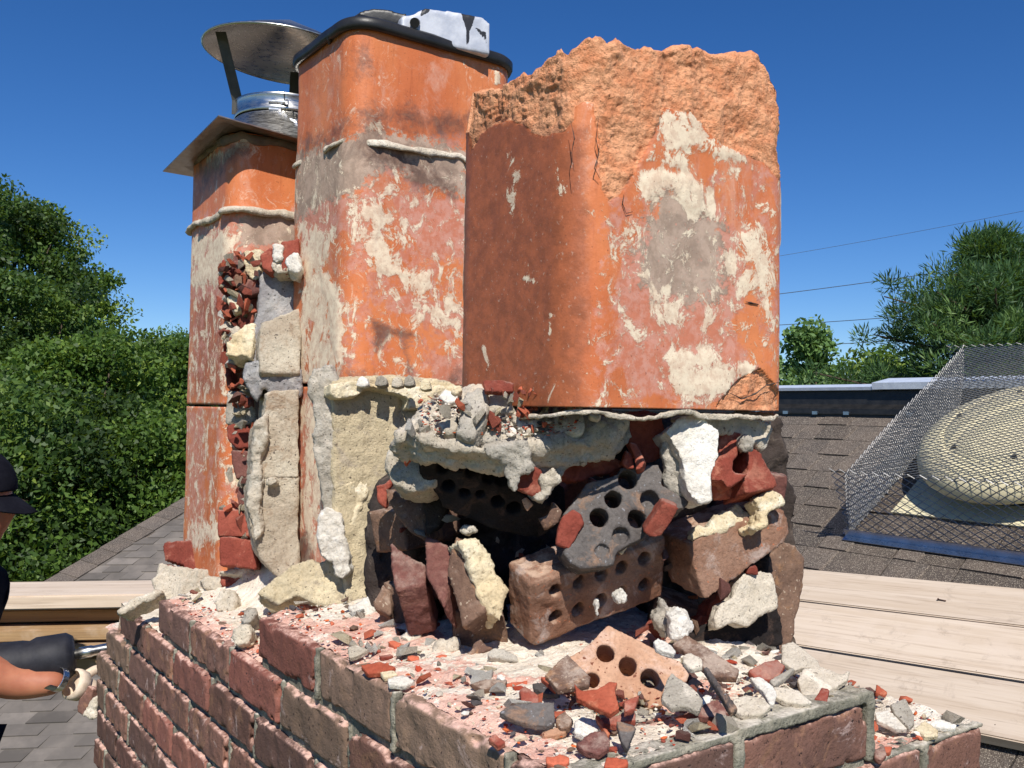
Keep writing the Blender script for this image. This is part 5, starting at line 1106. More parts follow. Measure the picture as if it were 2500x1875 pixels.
piece('broken_brick', 'red ribbed brick fragment right of the white chunk', 'broken brick', 'brick_red', T_('h', (1310,380),(1390,390),(1500,420),(1490,550),(1430,640),(1430,740),(1560,760),(1420,870),(1390,870),(1350,820),(1250,810),(1240,760),(1310,620)), 1.10, (-.5, -.8, .3), .05, 'red bricks under the flue corner', rough=BR, voxel=.0024)
piece('broken_brick', 'smooth red brick with a flared foot at the right end under the flue', 'broken brick', 'brick_red', T_('h', (1560,560),(1600,470),(1630,500),(1690,580),(1730,660),(1830,830),(1800,880),(1560,920),(1545,800),(1590,720)), 1.12, (-.2, -.9, .4), .05, 'red bricks under the flue corner', rough=SR, voxel=.0024, smooth=3)
piece('broken_brick', 'shaded long red brick at the bottom of the red group under the flue', 'broken brick', 'brick_red', T_('h', (1260,870),(1500,900),(1830,860),(1740,920),(1500,980),(1290,1000)), 1.13, (-.3, -.9, -.3), .05, 'red bricks under the flue corner', rough=BR, voxel=.0024)
piece('broken_brick', 'dark red brick underside left of the white chunk, in the flue shadow', 'broken brick', 'brick_red', T_('h', (480,310),(620,260),(780,240),(820,420),(800,600),(720,640),(640,650),(600,540),(490,470)), 1.07, (-.4, -.9, -.1), .05, 'red bricks under the flue corner', rough=BR, voxel=.0024)
piece('broken_brick', 'row of jagged red brick teeth above the burnt cored brick', 'broken brick', 'brick_red', T_('h', (-90,440),(60,430),(270,440),(300,560),(430,680),(320,730),(200,760),(90,810),(0,790),(-90,780)), 1.06, (-.35, -.9, .1), .05, 'red bricks under the flue corner', rough=BR+((.004, 40, 'r'),), voxel=.0024)
piece('red_chip', 'pointed sunlit red shard left of the crescent shard', 'broken brick', 'brick_red', T_('h', (438,665),(480,550),(530,600),(545,710),(490,715)), 1.04, NCAM, .02, 'red broken faces in the pile', rough=SR, voxel=.002)
piece('red_chip', 'crescent shaped bright red shard above the burnt cored brick', 'broken brick', 'brick_red', T_('h', (497,480),(560,490),(610,560),(635,640),(610,710),(555,728),(545,600)), 1.035, (-.7, -.6, .3), .02, 'red broken faces in the pile', rough=SR, voxel=.002)
piece('mortar_lump', 'grey stone wedged between the red teeth and the dark red underside', 'mortar', 'mortar_grey', T_('h', (270,400),(380,340),(485,330),(480,500),(400,550),(320,560),(290,500)), 1.05, NCAM, .03, rough=LR, voxel=.0024)
# rubble body behind everything, its dark colour painting in the shade of the gaps
piece('rubble_core', 'heap of mortar and brick, coloured dark as shade, filling the space under the broken flue', 'rubble', 'soot_shade', T_('d', (850,1060),(930,960),(1240,920),(1660,930),(1690,1100),(1690,1300),(1700,1420),(1500,1440),(1300,1400),(1120,1400),(960,1370),(840,1330),(835,1150)), 1.33, (-.45, -.88, .1), .12, rough=((.03, 9, 'f'), (.012, 30, 'f'), (.004, 90, 'f')), voxel=.006)

# ------------------------------------------------------------------ loose fragments lying on the ledge
def chip(fr, pts, mat, label, z=.008, th=.007, up=.62, cat='fragment', name='masonry_chip', group='loose fragments on the chimney top', dz=0):
    cx = np.mean([p[0] for p in pts]); cy = max(p[1] for p in pts)
    base = on_plane(fr, cx, cy, (0, 0, z), (0, 0, 1)); dep = (base-CAM)@FW
    n = nrm((-.45*(1-up), -.6*(1-up), up))
    return piece(name, label, cat, mat, (fr, pts), dep, n, th, group, rough=((.0009, 80, 'f'), (.0006, 220, 'f')), voxel=.0014, smooth=0)
CH = [
 ('v', [(840,680),(900,745),(1040,735),(1150,660),(1220,680),(1195,730),(1215,830),(1240,900),(1160,950),(1010,880),(860,810)], 'shard', 'curved bright red shell shaped shard in front of the tan cored brick', .035),
 ('v', [(1310,850),(1440,800),(1400,920),(1310,950)], 'brick_red', 'small red shard right of the shell shaped one', .03),
 ('v', [(105,960),(200,900),(400,870),(590,870),(600,1040),(560,1080),(400,1070),(250,1030)], 'brick_char', 'grey brown curved tile shard on the front ledge', .012),
 ('v', [(830,1050),(900,1010),(1030,1040),(1065,1090),(1000,1160),(930,1185),(830,1150)], 'white', 'square white mortar block on the front ledge', .012),
 ('v', [(850,1270),(980,1160),(1110,1150),(1150,1240),(1140,1300),(1050,1360),(920,1330)], 'brick_maroon', 'flat maroon brick flake nearest the camera on the front ledge', .010),
 ('v', [(1240,1060),(1330,1070),(1410,1110),(1360,1230),(1330,1310),(1280,1230)], 'brick_char', 'slate coloured pointed shard with a rusty edge on the front ledge', .012),
 ('v', [(1025,1000),(1060,1010),(1160,1160),(1130,1170)], 'shard', 'thin orange sliver leaning on the white block', .016),
 ('v', [(1090,1010),(1230,990),(1390,950),(1400,1040),(1300,1050),(1220,1080),(1110,1070)], 'brick_red', 'long red brick splinter under the shell shaped shard', .014),
 ('v', [(550,1400),(680,1375),(760,1400),(740,1460),(620,1470),(550,1450)], 'shard', 'pair of red flakes at the left of the near ledge', .008),
 ('v', [(1125,1440),(1140,1400),(1320,1420),(1330,1470),(1250,1500),(1120,1495)], 'shard', 'orange red brick flake at the bottom edge of the near ledge', .008),
 ('v', [(290,780),(300,720),(370,740),(450,790),(455,860),(300,870)], 'brick_red', 'red pyramid shaped chip on the front ledge', .014),
 ('v', [(500,1150),(640,1110),(740,1110),(720,1150),(620,1180),(530,1180)], 'brick_tan', 'flat tan flake below the curved tile shard', .008),
 ('v', [(650,1000),(720,960),(790,1030),(760,1100),(680,1110),(640,1060)], 'brick_brown', 'rusty brown brick crumb right of the curved tile shard', .012),
 ('v', [(1730,660),(1780,590),(1850,640),(2000,760),(2060,830),(2020,930),(1880,880),(1780,900),(1690,820)], 'mortar_grey', 'wedge of grey mortar with a white edge right of the tan cored brick', .02),
 ('v', [(2030,860),(2100,790),(2160,800),(2140,860),(2080,880)], 'white', 'white crumb at the tip of the grey mortar wedge', .02),
 ('v', [(1940,970),(2100,870),(2212,840),(2290,930),(2290,1000),(2100,1000)], 'brick_maroon', 'large flat pink brick flake on the right front ledge', .012),
 ('v', [(1890,400),(1960,380),(2060,440),(2060,500),(1960,520),(1890,460)], 'mortar', 'round tan pebble on the dark flat brick at the right', .05),
 ('v', [(1600,270),(1640,240),(1720,270),(1800,350),(1780,380),(1680,350),(1620,320)], 'white', 'white chip with an orange face above the tan cored brick', .06),
 ('v', [(2100,540),(2140,540),(2400,900),(2340,930)], 'brick_char', 'slate grey splinter slanting across the right debris', .03),
 ('j', [(920,1020),(1030,940),(1200,1040),(1460,1220),(1440,1290),(1250,1270),(1160,1200),(1000,1060)], 'brick_brown', 'flat brown brick lying at the right foot of the pile', .03),
 ('j', [(1600,1310),(1700,1310),(1790,1380),(1820,1440),(1800,1530),(1760,1530),(1720,1440),(1650,1370)], 'white', 'white curled mortar flake on the right debris', .015),
 ('j', [(1820,1390),(1900,1400),(2010,1420),(2130,1520),(2050,1540),(1900,1510),(1830,1470)], 'mortar', 'tan mortar slab with a pink side on the right ledge', .012),
 ('j', [(1590,1240),(1720,1170),(1820,1150),(1890,1200),(1850,1280),(1760,1320),(1640,1290)], 'brick_red', 'red brown brick crumb under the tall standing brick', .02),
 ('j', [(1450,1500),(1560,1470),(1700,1500),(1760,1560),(1700,1620),(1520,1640),(1450,1580)], 'mortar', 'knobbly tan mortar cake on the right front debris', .012),
 ('j', [(1090,1620),(1260,1510),(1340,1550),(1400,1620),(1250,1640)], 'brick_maroon', 'pink triangular brick flake in front of the grey wedge', .012),
 ('m', [(870,760),(900,700),(1000,690),(1100,730),(1150,710),(1140,760),(1080,800),(1000,830),(960,880),(890,830)], 'mortar', 'large cream mortar boulder with a red side near the broken corner', .0),
 ('m', [(960,870),(1000,810),(1040,820),(1030,890)], 'brick_red', 'small red face under the cream boulder', .008),
 ('m', [(770,560),(830,540),(960,640),(980,690),(880,680),(840,700),(770,650)], 'mortar', 'leaning mortar flake beyond the standing brick', .02),
 ('m', [(690,760),(810,690),(830,700),(720,790)], 'mortar_grey', 'stick like grey splinter near the cream boulder', .02),
 ('m', [(1330,790),(1390,835),(1370,850),(1325,835)], 'shard', 'pointed orange red chip on the lower right step', -.055),
 ('m', [(1330,960),(1400,950),(1500,1010),(1520,1050),(1440,1050),(1340,1000)], 'white', 'broad white mortar slab on the lower right step', -.055),
 ('m', [(1420,910),(1500,880),(1540,960),(1550,1010),(1520,1040),(1440,960)], 'mortar_grey', 'upright grey mortar chip behind the broad white slab', -.055),
 ('m', [(1560,1050),(1620,1010),(1690,1060),(1690,1090),(1620,1100)], 'mortar_cream', 'round cream crumb on the lower right step', -.06),
 ('m', [(1630,1010),(1720,1000),(1800,1030),(1790,1050),(1680,1040)], 'white', 'thin white flake towards the right corner', -.06),
 ('m', [(1320,1180),(1370,1150),(1385,1210),(1350,1240),(1320,1220)], 'brick_maroon', 'pink pebble at the foot of the broken top brick', -.06),
 ('m', [(1370,1160),(1420,1160),(1410,1190),(1380,1195)], 'shard', 'orange crumb beside the pink pebble', -.06),
 ('l', [(235,760),(350,735),(450,770),(400,800),(280,810)], 'shard', 'flat bright orange flake on the left front ledge', .006),
 ('l', [(410,850),(500,825),(580,860),(520,890),(420,885)], 'white', 'flat white mortar scab on the left front ledge', .006),
 ('l', [(360,800),(440,790),(470,820),(380,835)], 'mortar_cream', 'small cream scab beside the orange flake', .006),
 ('l', [(140,640),(190,620),(270,650),(200,690),(150,700)], 'mortar', 'ridged tan mortar peel on the left front ledge', .008),
 ('l', [(410,600),(440,585),(520,620),(450,630)], 'shard', 'little orange flake by the clinkery crumbs', .01),
 ('l', [(265,650),(330,640),(360,655),(290,668)], 'brick_red', 'thin dark red chip left of the orange flakes', .006),
 ('l', [(350,690),(420,680),(440,695),(360,708)], 'brick_red', 'second thin red chip above the orange flake', .006),
 ('l', [(975,880),(1070,850),(1200,860),(1180,900),(1050,920)], 'brick_brown', 'flat brown slate like chip before the dark hollow', .01),
 ('l', [(1140,830),(1170,815),(1200,840),(1180,860)], 'white', 'white pebble under the blue grey flake', .015),
 ('l', [(1200,880),(1340,860),(1340,880),(1210,895)], 'shard', 'thin orange splinter before the dark hollow', .01),
 ('l', [(1440,840),(1470,835),(1550,910),(1530,920)], 'shard', 'bent orange splinter beside the flat brown shard', .02),
 ('l', [(1300,930),(1330,900),(1420,960),(1400,1010),(1310,1015)], 'brick_red', 'dark red notched chip in the middle of the front ledge', .012),
 ('l', [(1390,880),(1500,870),(1560,940),(1480,950),(1400,910)], 'brick_char', 'olive grey flat chip leaning on the flat brown shard', .015),
 ('l', [(1480,820),(1560,740),(1620,700),(1760,830),(1750,880),(1560,910)], 'brick_brown', 'large flat brown shard at the left end of the tan cored brick', .03),
 ('l', [(1090,1250),(1130,1220),(1200,1270),(1150,1300)], 'brick_red', 'pinkish red crumb close to the near corner joint', .006),
 ('s', [(1005,1240),(1030,1210),(1055,1270),(1030,1340),(1005,1300)], 'white', 'pointed white crumb stuck in a lower core hole of the big brick', None),
 ('s', [(1175,1160),(1220,1140),(1255,1165),(1250,1210),(1200,1230),(1180,1210)], 'white', 'round white pebble plugging a core hole of the big brick', None),
 ('s', [(1195,790),(1240,720),(1275,740),(1260,790),(1210,830)], 'mortar_cream', 'cream crumb on the upper core row of the big brick', None),
 ('g', [(1040,110),(1150,100),(1290,125),(1285,205),(1170,205),(1060,200)], 'brick_red', 'orange rectangular brick tile piece leaning on the broken flue', 'L'),
 ('g', [(1340,180),(1400,140),(1460,115),(1505,160),(1430,195)], 'shard', 'orange leaf shaped chip beside the rectangular piece', 'L'),
 ('g', [(640,250),(690,190),(800,210),(790,290),(700,300)], 'white', 'white stone at the left foot of the broken flue', 'L2'),
 ('g', [(740,200),(825,160),(835,190),(780,225)], 'mortar_cream', 'small cream stone above the white one by the flue', 'L2'),
 ('g', [(1690,270),(1760,220),(1860,260),(1890,330),(1840,350),(1740,300)], 'shard', 'orange spalled flakes at the near corner of the broken flue', 'L'),
 ('g', [(1985,400),(2040,395),(2095,420),(2060,455),(2000,435)], 'white', 'white crumb in the gap under the broken flue', 'L'),
 ('g', [(655,330),(740,310),(760,320),(690,345)], 'shard', 'thin orange flake on the left part of the mortar slab', 'L2'),
 ('g', [(660,430),(730,400),(720,420),(680,440)], 'brick_red', 'red splinter lower on the left part of the mortar slab', 'L2'),
 ('g', [(310,820),(400,740),(410,755),(330,840)], 'shard', 'long red splinter on the left mortar mass', 'L2'),
 ('g', [(330,730),(370,685),(410,700),(390,745),(350,750)], 'soot_shade', 'black cinder on the left mortar mass', 'L2'),
 ('g', [(360,650),(430,625),(445,650),(380,680)], 'white', 'white chip on the left mortar mass', 'L2'),
 ('g', [(280,590),(330,570),(390,620),(400,650),(300,630)], 'brick_brown', 'brown hollow shell chip at the left edge of the slab', 'L2'),
 ('g', [(510,390),(580,370),(590,400),(530,410)], 'white', 'white flake on the upper left of the slab', 'L2'),
]
M['shard'] = mineral('fresh orange red shard', L(192, 104, 78), L(176, 88, 64), L(206, 132, 100), vary=.14, bump=.35)
for fr, pts, mt, lb, z in CH:
    if z is None: piece('masonry_chip', lb, 'fragment', mt, (fr, pts), 1.045 if fr == 's' and pts[0][0] < 1190 else 1.06, NCAM, .012, 'loose fragments on the chimney top', rough=LR, voxel=.0017)
    elif z == 'L': piece('masonry_chip', lb, 'fragment', mt, (fr, pts), 1.0, (-.5, -.7, .4), .010, 'loose fragments on the chimney top', rough=SR, voxel=.0017)
    elif z == 'L2': piece('masonry_chip', lb, 'fragment', mt, (fr, pts), 1.035, (-.5, -.6, .6), .010, 'loose fragments on the chimney top', rough=SR, voxel=.0017)
    else: chip(fr, pts, mt, lb, z)

# half hidden bricks deeper in the heap
FB = [(900,1130,-.2),(985,1240,.3),(1040,1300,1.2),(905,1300,.1),(1250,1070,.5),(1190,1230,-.4),(1480,1100,.2),(1560,1130,.6),(1620,1190,.1),(1450,1330,.3),(1380,1400,-.2),(1220,1400,.4),(1100,1400,.0),(1640,1060,.2),(1340,960,.1),(1560,1400,.2)]
for k, (x, y, a) in enumerate(FB):
    c = at_depth('d', x, y, 1.25); R3 = Matrix.Rotation(a, 4, Vector(FW)) @ Matrix.Rotation(.5+a, 4, 'Z'); bm = bmesh.new(); bm_box(bm, -.055, .055, -.03, .03, -.028, .028)
    for v in bm.verts: v.co = Vector(c) + (R3 @ v.co)
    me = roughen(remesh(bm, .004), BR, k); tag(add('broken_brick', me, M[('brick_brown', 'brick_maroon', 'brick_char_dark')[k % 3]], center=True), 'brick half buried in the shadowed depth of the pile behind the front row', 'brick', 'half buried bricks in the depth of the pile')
# small fragments scattered on the ledge: a few shapes, many copies
FM = []
for k in range(14):
    bm = bmesh.new(); sx, sy, sz = rnd.uniform(.8, 1.4), rnd.uniform(.5, 1.0), rnd.uniform(.15, .5)
    for q in range(11):
        a = rnd.uniform(0, 6.28); r = rnd.uniform(.55, 1.1); bm.verts.new((math.cos(a)*r*sx, math.sin(a)*r*sy, rnd.choice((-1, 1))*rnd.uniform(.5, 1)*sz))
    h_ = bmesh.ops.convex_hull(bm, input=bm.verts[:]); bmesh.ops.delete(bm, geom=[v for v in bm.verts if not v.link_faces], context='VERTS'); bmesh.ops.recalc_face_normals(bm, faces=bm.faces)
    FM.append(from_bm('fragment', bm))
FK = [('mortar_cream', 'cream mortar crumb'), ('white', 'white mortar crumb'), ('mortar', 'tan mortar crumb'), ('brick_red', 'red brick crumb'), ('shard', 'orange brick flake'), ('mortar_grey', 'grey mortar crumb'), ('brick_maroon', 'maroon brick crumb'), ('brick_brown', 'brown brick crumb')]
FMM = {}
nfr = 0
while nfr < 330:
    zone = rnd.random()
    if zone < .55: x, y = rnd.uniform(.05, .60), max(.012, rnd.gauss(.14, .075))
    elif zone < .8: x, y = abs(rnd.gauss(.06, .035))+.01, rnd.uniform(.15, 1.2)
    elif zone < .9: x, y = rnd.uniform(.43, .62), rnd.uniform(.02, .25)
    else: x, y = rnd.uniform(.02, .12), rnd.uniform(1.1, 1.6)
    kk = rnd.choices(range(8), (5, 5, 5, 3, 4, 2, 2, 1))[0]; mi = rnd.randrange(14); key = (kk, mi)
    if key not in FMM: m2 = FM[mi].copy(); m2.materials.append(M[FK[kk][0]]); FMM[key] = m2
    z = 0 if y < .7 else -c_*(1-sstep(.10, .2, x))
    if (.405 < x < .43 and y < .09) or (y > 1.19 and x < .1): continue
    if x > .43: z = -c_*sstep(.43, .56, x) if y > .09 else -c_
    s_ = rnd.choice((.0035, .0045, .006, .006, .008, .010, .013)); o = bpy.data.objects.new('mortar_crumb' if 'mortar' in FK[kk][1] else ('brick_flake' if kk == 4 else 'brick_crumb'), FMM[key]); COL.objects.link(o)
    o.location = (x, y, z+.010+s_*.25); o.scale = (s_, s_, s_); o.rotation_euler = (rnd.gauss(0, .35), rnd.gauss(0, .35), rnd.uniform(0, 6.3)); nfr += 1
    tag(o, 'small '+FK[kk][1]+' among the debris strewn on the chimney top', 'crumb', FK[kk][1]+'s strewn on the chimney top')

def shards(region, fr, depths, count, sizes, kinds, label, cat, group, flat=1.):
    xs_ = [p[0] for p in region]; ys_ = [p[1] for p in region]; n_ = 0
    while n_ < count:
        x, y = rnd.uniform(min(xs_), max(xs_)), rnd.uniform(min(ys_), max(ys_))
        if poly_sd(np.array([x]), np.array([y]), region)[0] < 0: continue
        kk = rnd.choice(kinds); mi = rnd.randrange(14); key = (kk, mi)
        if key not in FMM: m2 = FM[mi].copy(); m2.materials.append(M[FK[kk][0]]); FMM[key] = m2
        o = bpy.data.objects.new('mortar_crumb' if 'mortar' in FK[kk][1] else ('brick_flake' if kk == 4 else 'brick_crumb'), FMM[key]); COL.objects.link(o); s_ = rnd.uniform(*sizes)
        o.location = tuple(at_depth(fr, x, y, rnd.uniform(*depths))); o.scale = (s_, s_*rnd.uniform(.7, 1.1), s_*flat); o.rotation_euler = (rnd.uniform(0, 6.3), rnd.uniform(0, 6.3), rnd.uniform(0, 6.3)); n_ += 1
        tag(o, label % FK[kk][1], cat, group % FK[kk][1])
colreg = [(470,130),(600,60),(760,60),(770,300),(740,480),(720,780),(690,820),(600,1120),(560,1250),(620,1400),(760,1600),(700,1658),(470,1658),(400,1200),(380,800),(340,500),(380,200)]
shards(colreg, 'u', (1.675, 1.715), 90, (.008, .016), (3, 3, 4, 6, 0, 1, 2, 4), 'angular %s in the broken column beside the farthest flue', 'fragment', '%ss in the broken column')
shards([(470,-120),(610,-60),(610,1060),(400,1050),(380,700),(460,300)], 'e', (1.675, 1.71), 40, (.008, .015), (3, 4, 6, 0, 2), 'angular %s in the broken column beside the farthest flue', 'fragment', '%ss in the broken column')
shards([(870,1010),(1240,960),(1660,960),(1680,1300),(1500,1400),(1200,1400),(870,1310)], 'd', (1.10, 1.18), 70, (.007, .016), (3, 6, 7, 7, 2, 5), 'angular %s lodged between the fallen bricks of the pile', 'fragment', '%ss lodged in the pile')
shards([(300,600),(480,420),(850,270),(1060,215),(1500,225),(1870,290),(1930,520),(1500,620),(900,650),(430,600)], 'g', (.985, 1.01), 40, (.005, .011), (0, 2, 2, 5, 1, 4, 3), 'angular %s bedded in the mortar slab under the broken flue', 'fragment', '%ss bedded in the mortar slab')
shards([(1080,200),(1400,180),(1840,200),(1900,340),(1700,300),(1300,240)], 'g', (.97, .985), 30, (.003, .007), (4, 4, 1, 3, 0), 'little %s spilled along the left foot of the broken flue', 'crumb', '%ss spilled at the foot of the broken flue', .5)
shards([(930,560),(1500,1600),(560,1650),(300,1350),(-50,1280),(0,1150),(380,1180),(600,1250)], 'e', (1.45, 1.75), 0, (.005, .01), (0, 2), '%s', 'crumb', '%s')

# crumbs and gravel too small to count
def crumbs():
    V, Fc, Cc = [], [], []; R_ = np.random.default_rng(4); ico = bmesh.new(); bmesh.ops.create_icosphere(ico, subdivisions=1, radius=1); iv = np.array([v.co[:] for v in ico.verts]); it = np.array([[v.index for v in f.verts] for f in ico.faces]); ico.free()
    pal = np.array([L(*c)[:3] for c in ((238,232,220),(224,212,190),(208,190,164),(200,110,82),(184,78,56),(150,76,62),(214,112,66),(120,98,84),(90,84,84),(236,226,210),(226,214,196))])
    def put(p, s, flat=.6, cidx=None):
        a = iv*(1+R_.normal(0, .22, iv.shape)); a = a*np.array([s, s*R_.uniform(.5, 1), s*flat*R_.uniform(.4, 1)])
        th = R_.uniform(0, 6.28); c, sn = math.cos(th), math.sin(th); a = a @ np.array([[c, sn, 0], [-sn, c, 0], [0, 0, 1]]).T
        ti = R_.normal(0, .3); c, sn = math.cos(ti), math.sin(ti); a = a @ np.array([[1, 0, 0], [0, c, sn], [0, -sn, c]]).T
        k = len(V)*12; V.append(a+p); Fc.append(it+k); Cc.append(np.tile(pal[R_.integers(0, len(pal)) if cidx is None else cidx]*R_.uniform(.75, 1.1), (12, 1)))
    for _ in range(15000):
        x = R_.uniform(.008, CW-.01); y = R_.uniform(.008, 1.6)
        if y > .75 and R_.random() < .35: continue
        near = math.exp(-((y-.15)/.13)**2) if x > .1 else .25+.6*math.exp(-((x-.15)/.08)**2)
        if R_.random() > .25+.75*near: continue
        z = 0. if y < .7 else -c_*(1-float(sstep(.10, .2, x)))
        if x > .43: z = -c_*float(sstep(.43, .56, x)) if y > .09 else -c_
        if (x > .40 and y <= .09 and x < .43) or (y > 1.17 and x < .17) or y > 1.42: continue
        s = .0013+R_.pareto(2.6)*.0013
        put(np.array([x, y, z+.006+s*.3]), min(s, .008))
    for _ in range(700):     # on the slab
        q = at_depth('g', R_.uniform(450, 1900), R_.uniform(240, 560), 1.0); q = on_plane('g', *( [R_.uniform(450, 1900), R_.uniform(230, 600)] ), at_depth('g', 1100, 420, 1.015), NSL); s = .0012+R_.pareto(2.6)*.001; put(q, min(s, .006))
    me = mesh_np('crumbs', np.concatenate(V), np.concatenate(Fc), False); setcol(me, 'col', np.concatenate(Cc))
    t = NT('crumbs'); c = t.attr('col', 'Color'); o = add('gravel_crumbs', me, t.done(t.mix(t.ramp(t.noise(300, 3), .3, .7, 0, .3), c, t.mix(1., c, (.5, .48, .46, 1), 'MULTIPLY')), .95, 0, t.bump(t.noise(400, 3), .5, .001), .15)); o['kind'] = 'stuff'; o['label'] = 'crushed mortar and brick crumbs strewn over the chimney top'
crumbs()

# ------------------------------------------------------------------ trees
def leaf_mat(name, c1, c2, c3):
    t = NT(name); a = t.attr('tone'); col = t.mix(t.ramp(a, 0, .6), c1, c2); col = t.mix(t.ramp(a, .6, 1.), col, c3)
    t.b.inputs['Subsurface Weight'].default_value = 0
    m = t.done(col, .55, 0, None, .35)
    tr = t.n.new('ShaderNodeBsdfTranslucent'); t.l.new(t.mix(.5, col, L(150, 180, 40)), tr.inputs['Color']); mx = t.n.new('ShaderNodeMixShader'); mx.inputs[0].default_value = .28
    out = t.n['Material Output']; t.l.new(t.b.outputs[0], mx.inputs[1]); t.l.new(tr.outputs[0], mx.inputs[2]); t.l.new(mx.outputs[0], out.inputs['Surface']); return m
LM = dict(maple=leaf_mat('broad leaves', L(54, 76, 32), L(88, 116, 46), L(138, 158, 70)), dark=leaf_mat('dark leaves', L(46, 64, 32), L(72, 98, 44), L(112, 134, 62)),
          pine=leaf_mat('pine needles', L(46, 72, 46), L(68, 98, 56), L(106, 134, 72)), light=leaf_mat('light leaves', L(76, 106, 60), L(108, 140, 78), L(144, 170, 104)))
bark = plain('bark', L(92, 80, 68), L(66, 56, 48), .9, 12, .8, .2)
def leaves(centres, radii, per, size, seed, needle=False, droop=0.):
    R_ = np.random.default_rng(seed); n = len(centres)*per; ci = np.repeat(np.arange(len(centres)), per)
    d = R_.normal(size=(n, 3)); d /= np.linalg.norm(d, axis=1)[:, None]; r = R_.random(n)**.45
    P = centres[ci]+d*(r*radii[ci])[:, None]*np.array([1, 1, .72]); tone0 = R_.normal(.45, .2, len(centres))[ci]
    s = size*R_.uniform(.6, 1.35, n)
    if needle: a = d*1.; a[:, 2] += .55; a += R_.normal(0, .35, (n, 3)); wr = .16
    else: a = R_.normal(size=(n, 3)); a[:, 2] -= droop; wr = .55
    a /= np.linalg.norm(a, axis=1)[:, None]; b = np.cross(a, R_.normal(size=(n, 3))); b /= np.linalg.norm(b, axis=1)[:, None]
    A = a*s[:, None]; B = b*(s*wr)[:, None]
    V = np.stack([P-A*.5, P+B*.5-A*.05, P+A*.5, P-B*.5-A*.05], 1).reshape(-1, 3); Fq = np.arange(n*4).reshape(n, 4)
    tone = np.repeat(np.clip(tone0+R_.normal(0, .18, n), 0, 1), 4); return V, Fq, tone
def tree(name, label, base, H, Rw, mat, seed, cl=150, per=170, leaf=.13, crown0=.25, shape='round', group=None, crad=(.5, 1.1), needle=False, cut=None):
    R_ = np.random.default_rng(seed); root = empty(name, tuple(base), label, 'tree', group); base = np.asarray(base, float)
    C_ = []; 
    while len(C_) < cl:
        t_ = R_.random()**.8; z = crown0+(1-crown0)*t_
        if shape == 'round': w = Rw*math.sqrt(max(0, 1-((z-.55)/.50)**2))
        elif shape == 'cone': w = Rw*(1-t_)**.75+.15
        else: w = Rw*(1-.75*t_)
        a = R_.uniform(0, 2*math.pi); w *= 1+.28*math.sin(a*3+seed)+.15*math.sin(a*5+z*9); rr_ = w*R_.random()**.35
        C_.append([math.cos(a)*rr_, math.sin(a)*rr_, z*H])
    C_ = np.array(C_)+base; rd = R_.uniform(*crad, len(C_))
    V, Fq, tone = leaves(C_, rd, per, leaf, seed+1, needle)
    me = mesh_np('crown', V, Fq, False); setattr_f(me, 'tone', tone); add('crown', me, LM[mat], root)
    bm = bmesh.new(); bm_tube(bm, [base+np.array([0, 0, H*k/6])+np.array([.1*math.sin(k+seed), .1*math.cos(k*1.3), 0]) for k in range(6)], [.035*H*(1-k/6.5) for k in range(6)], 8)
    for k in range(0, len(C_), 4):
        c = C_[k]; z0 = base[2]+(c[2]-base[2])*.55; p0 = np.array([base[0], base[1], z0]); mid = (p0+c)/2+np.array([0, 0, -.2]); bm_tube(bm, [p0, mid, c], [.05, .035, .012], 5)
    add('trunk', from_bm('trunk', bm, True), bark, root); return root
def gpos(fr, x, d, z=-6.4): p = at_depth(fr, x, 900, d); p[2] = z; return p
def htop(fr, x, y, d): return at_depth(fr, x, y, d)[2]+6.4
tg = 'broadleaf trees at the left'
TL = [(-70, 345, 22, 1.7, 'dark', 'tall dark broadleaf tree at the left edge, highest of the left group', 150, 230), (70, 415, 24, 1.2, 'maple', 'tree with a ragged narrow top right of the tallest left one', 120, 220),
      (155, 530, 23, 1.1, 'maple', 'bushy green tree stepping down towards the middle of the left sky', 90, 220), (40, 560, 20, 1.7, 'dark', 'broad dark tree filling the left edge below the two tallest tops', 150, 230), (240, 675, 20, 1.3, 'maple', 'lower yellow green tree with thin twigs above its top', 130, 240),
      (335, 705, 22, 1.5, 'maple', 'broad leafy tree just left of the farthest flue', 130, 240), (430, 700, 30, 2.2, 'light', 'paler tree whose top meets the farthest flue edge', 110, 200), (60, 800, 16, 1.9, 'dark', 'dark low tree in front at the left edge behind the worker', 150, 240),
      (260, 860, 17, 2.0, 'maple', 'sunlit low foliage tree above the hip of the wing roof', 160, 240), (160, 700, 18, 1.5, 'maple', 'mid height tree between the stepping tree and the dark low one', 140, 230)]
for k, (x, y, d, rw, mt, lb, cl, per) in enumerate(TL):
    tree('broadleaf_tree', lb, gpos('d', x, d), htop('d', x, y, d)-.5, rw*1.25, mt, 20+k, cl, int(per*1.55), leaf=.115, crown0=.12, group=tg, crad=(.32, .8))
# wood beyond, one mass
R_ = np.random.default_rng(77); cs = []
for _ in range(900):
    az = R_.uniform(-15, 110); d = R_.uniform(55, 90); cs.append([CAM[0]+d*math.sin(rad(az)), CAM[1]+d*math.cos(rad(az)), -6+R_.uniform(0, 7.0)])
V, Fq, tone = leaves(np.array(cs), R_.uniform(1.6, 3.2, len(cs)), 70, .75, 5)
me = mesh_np('far_wood', V, Fq, False); setattr_f(me, 'tone', tone); o = add('far_wood', me, LM['dark']); o['kind'] = 'stuff'; o['label'] = 'far wood closing the horizon behind the house'
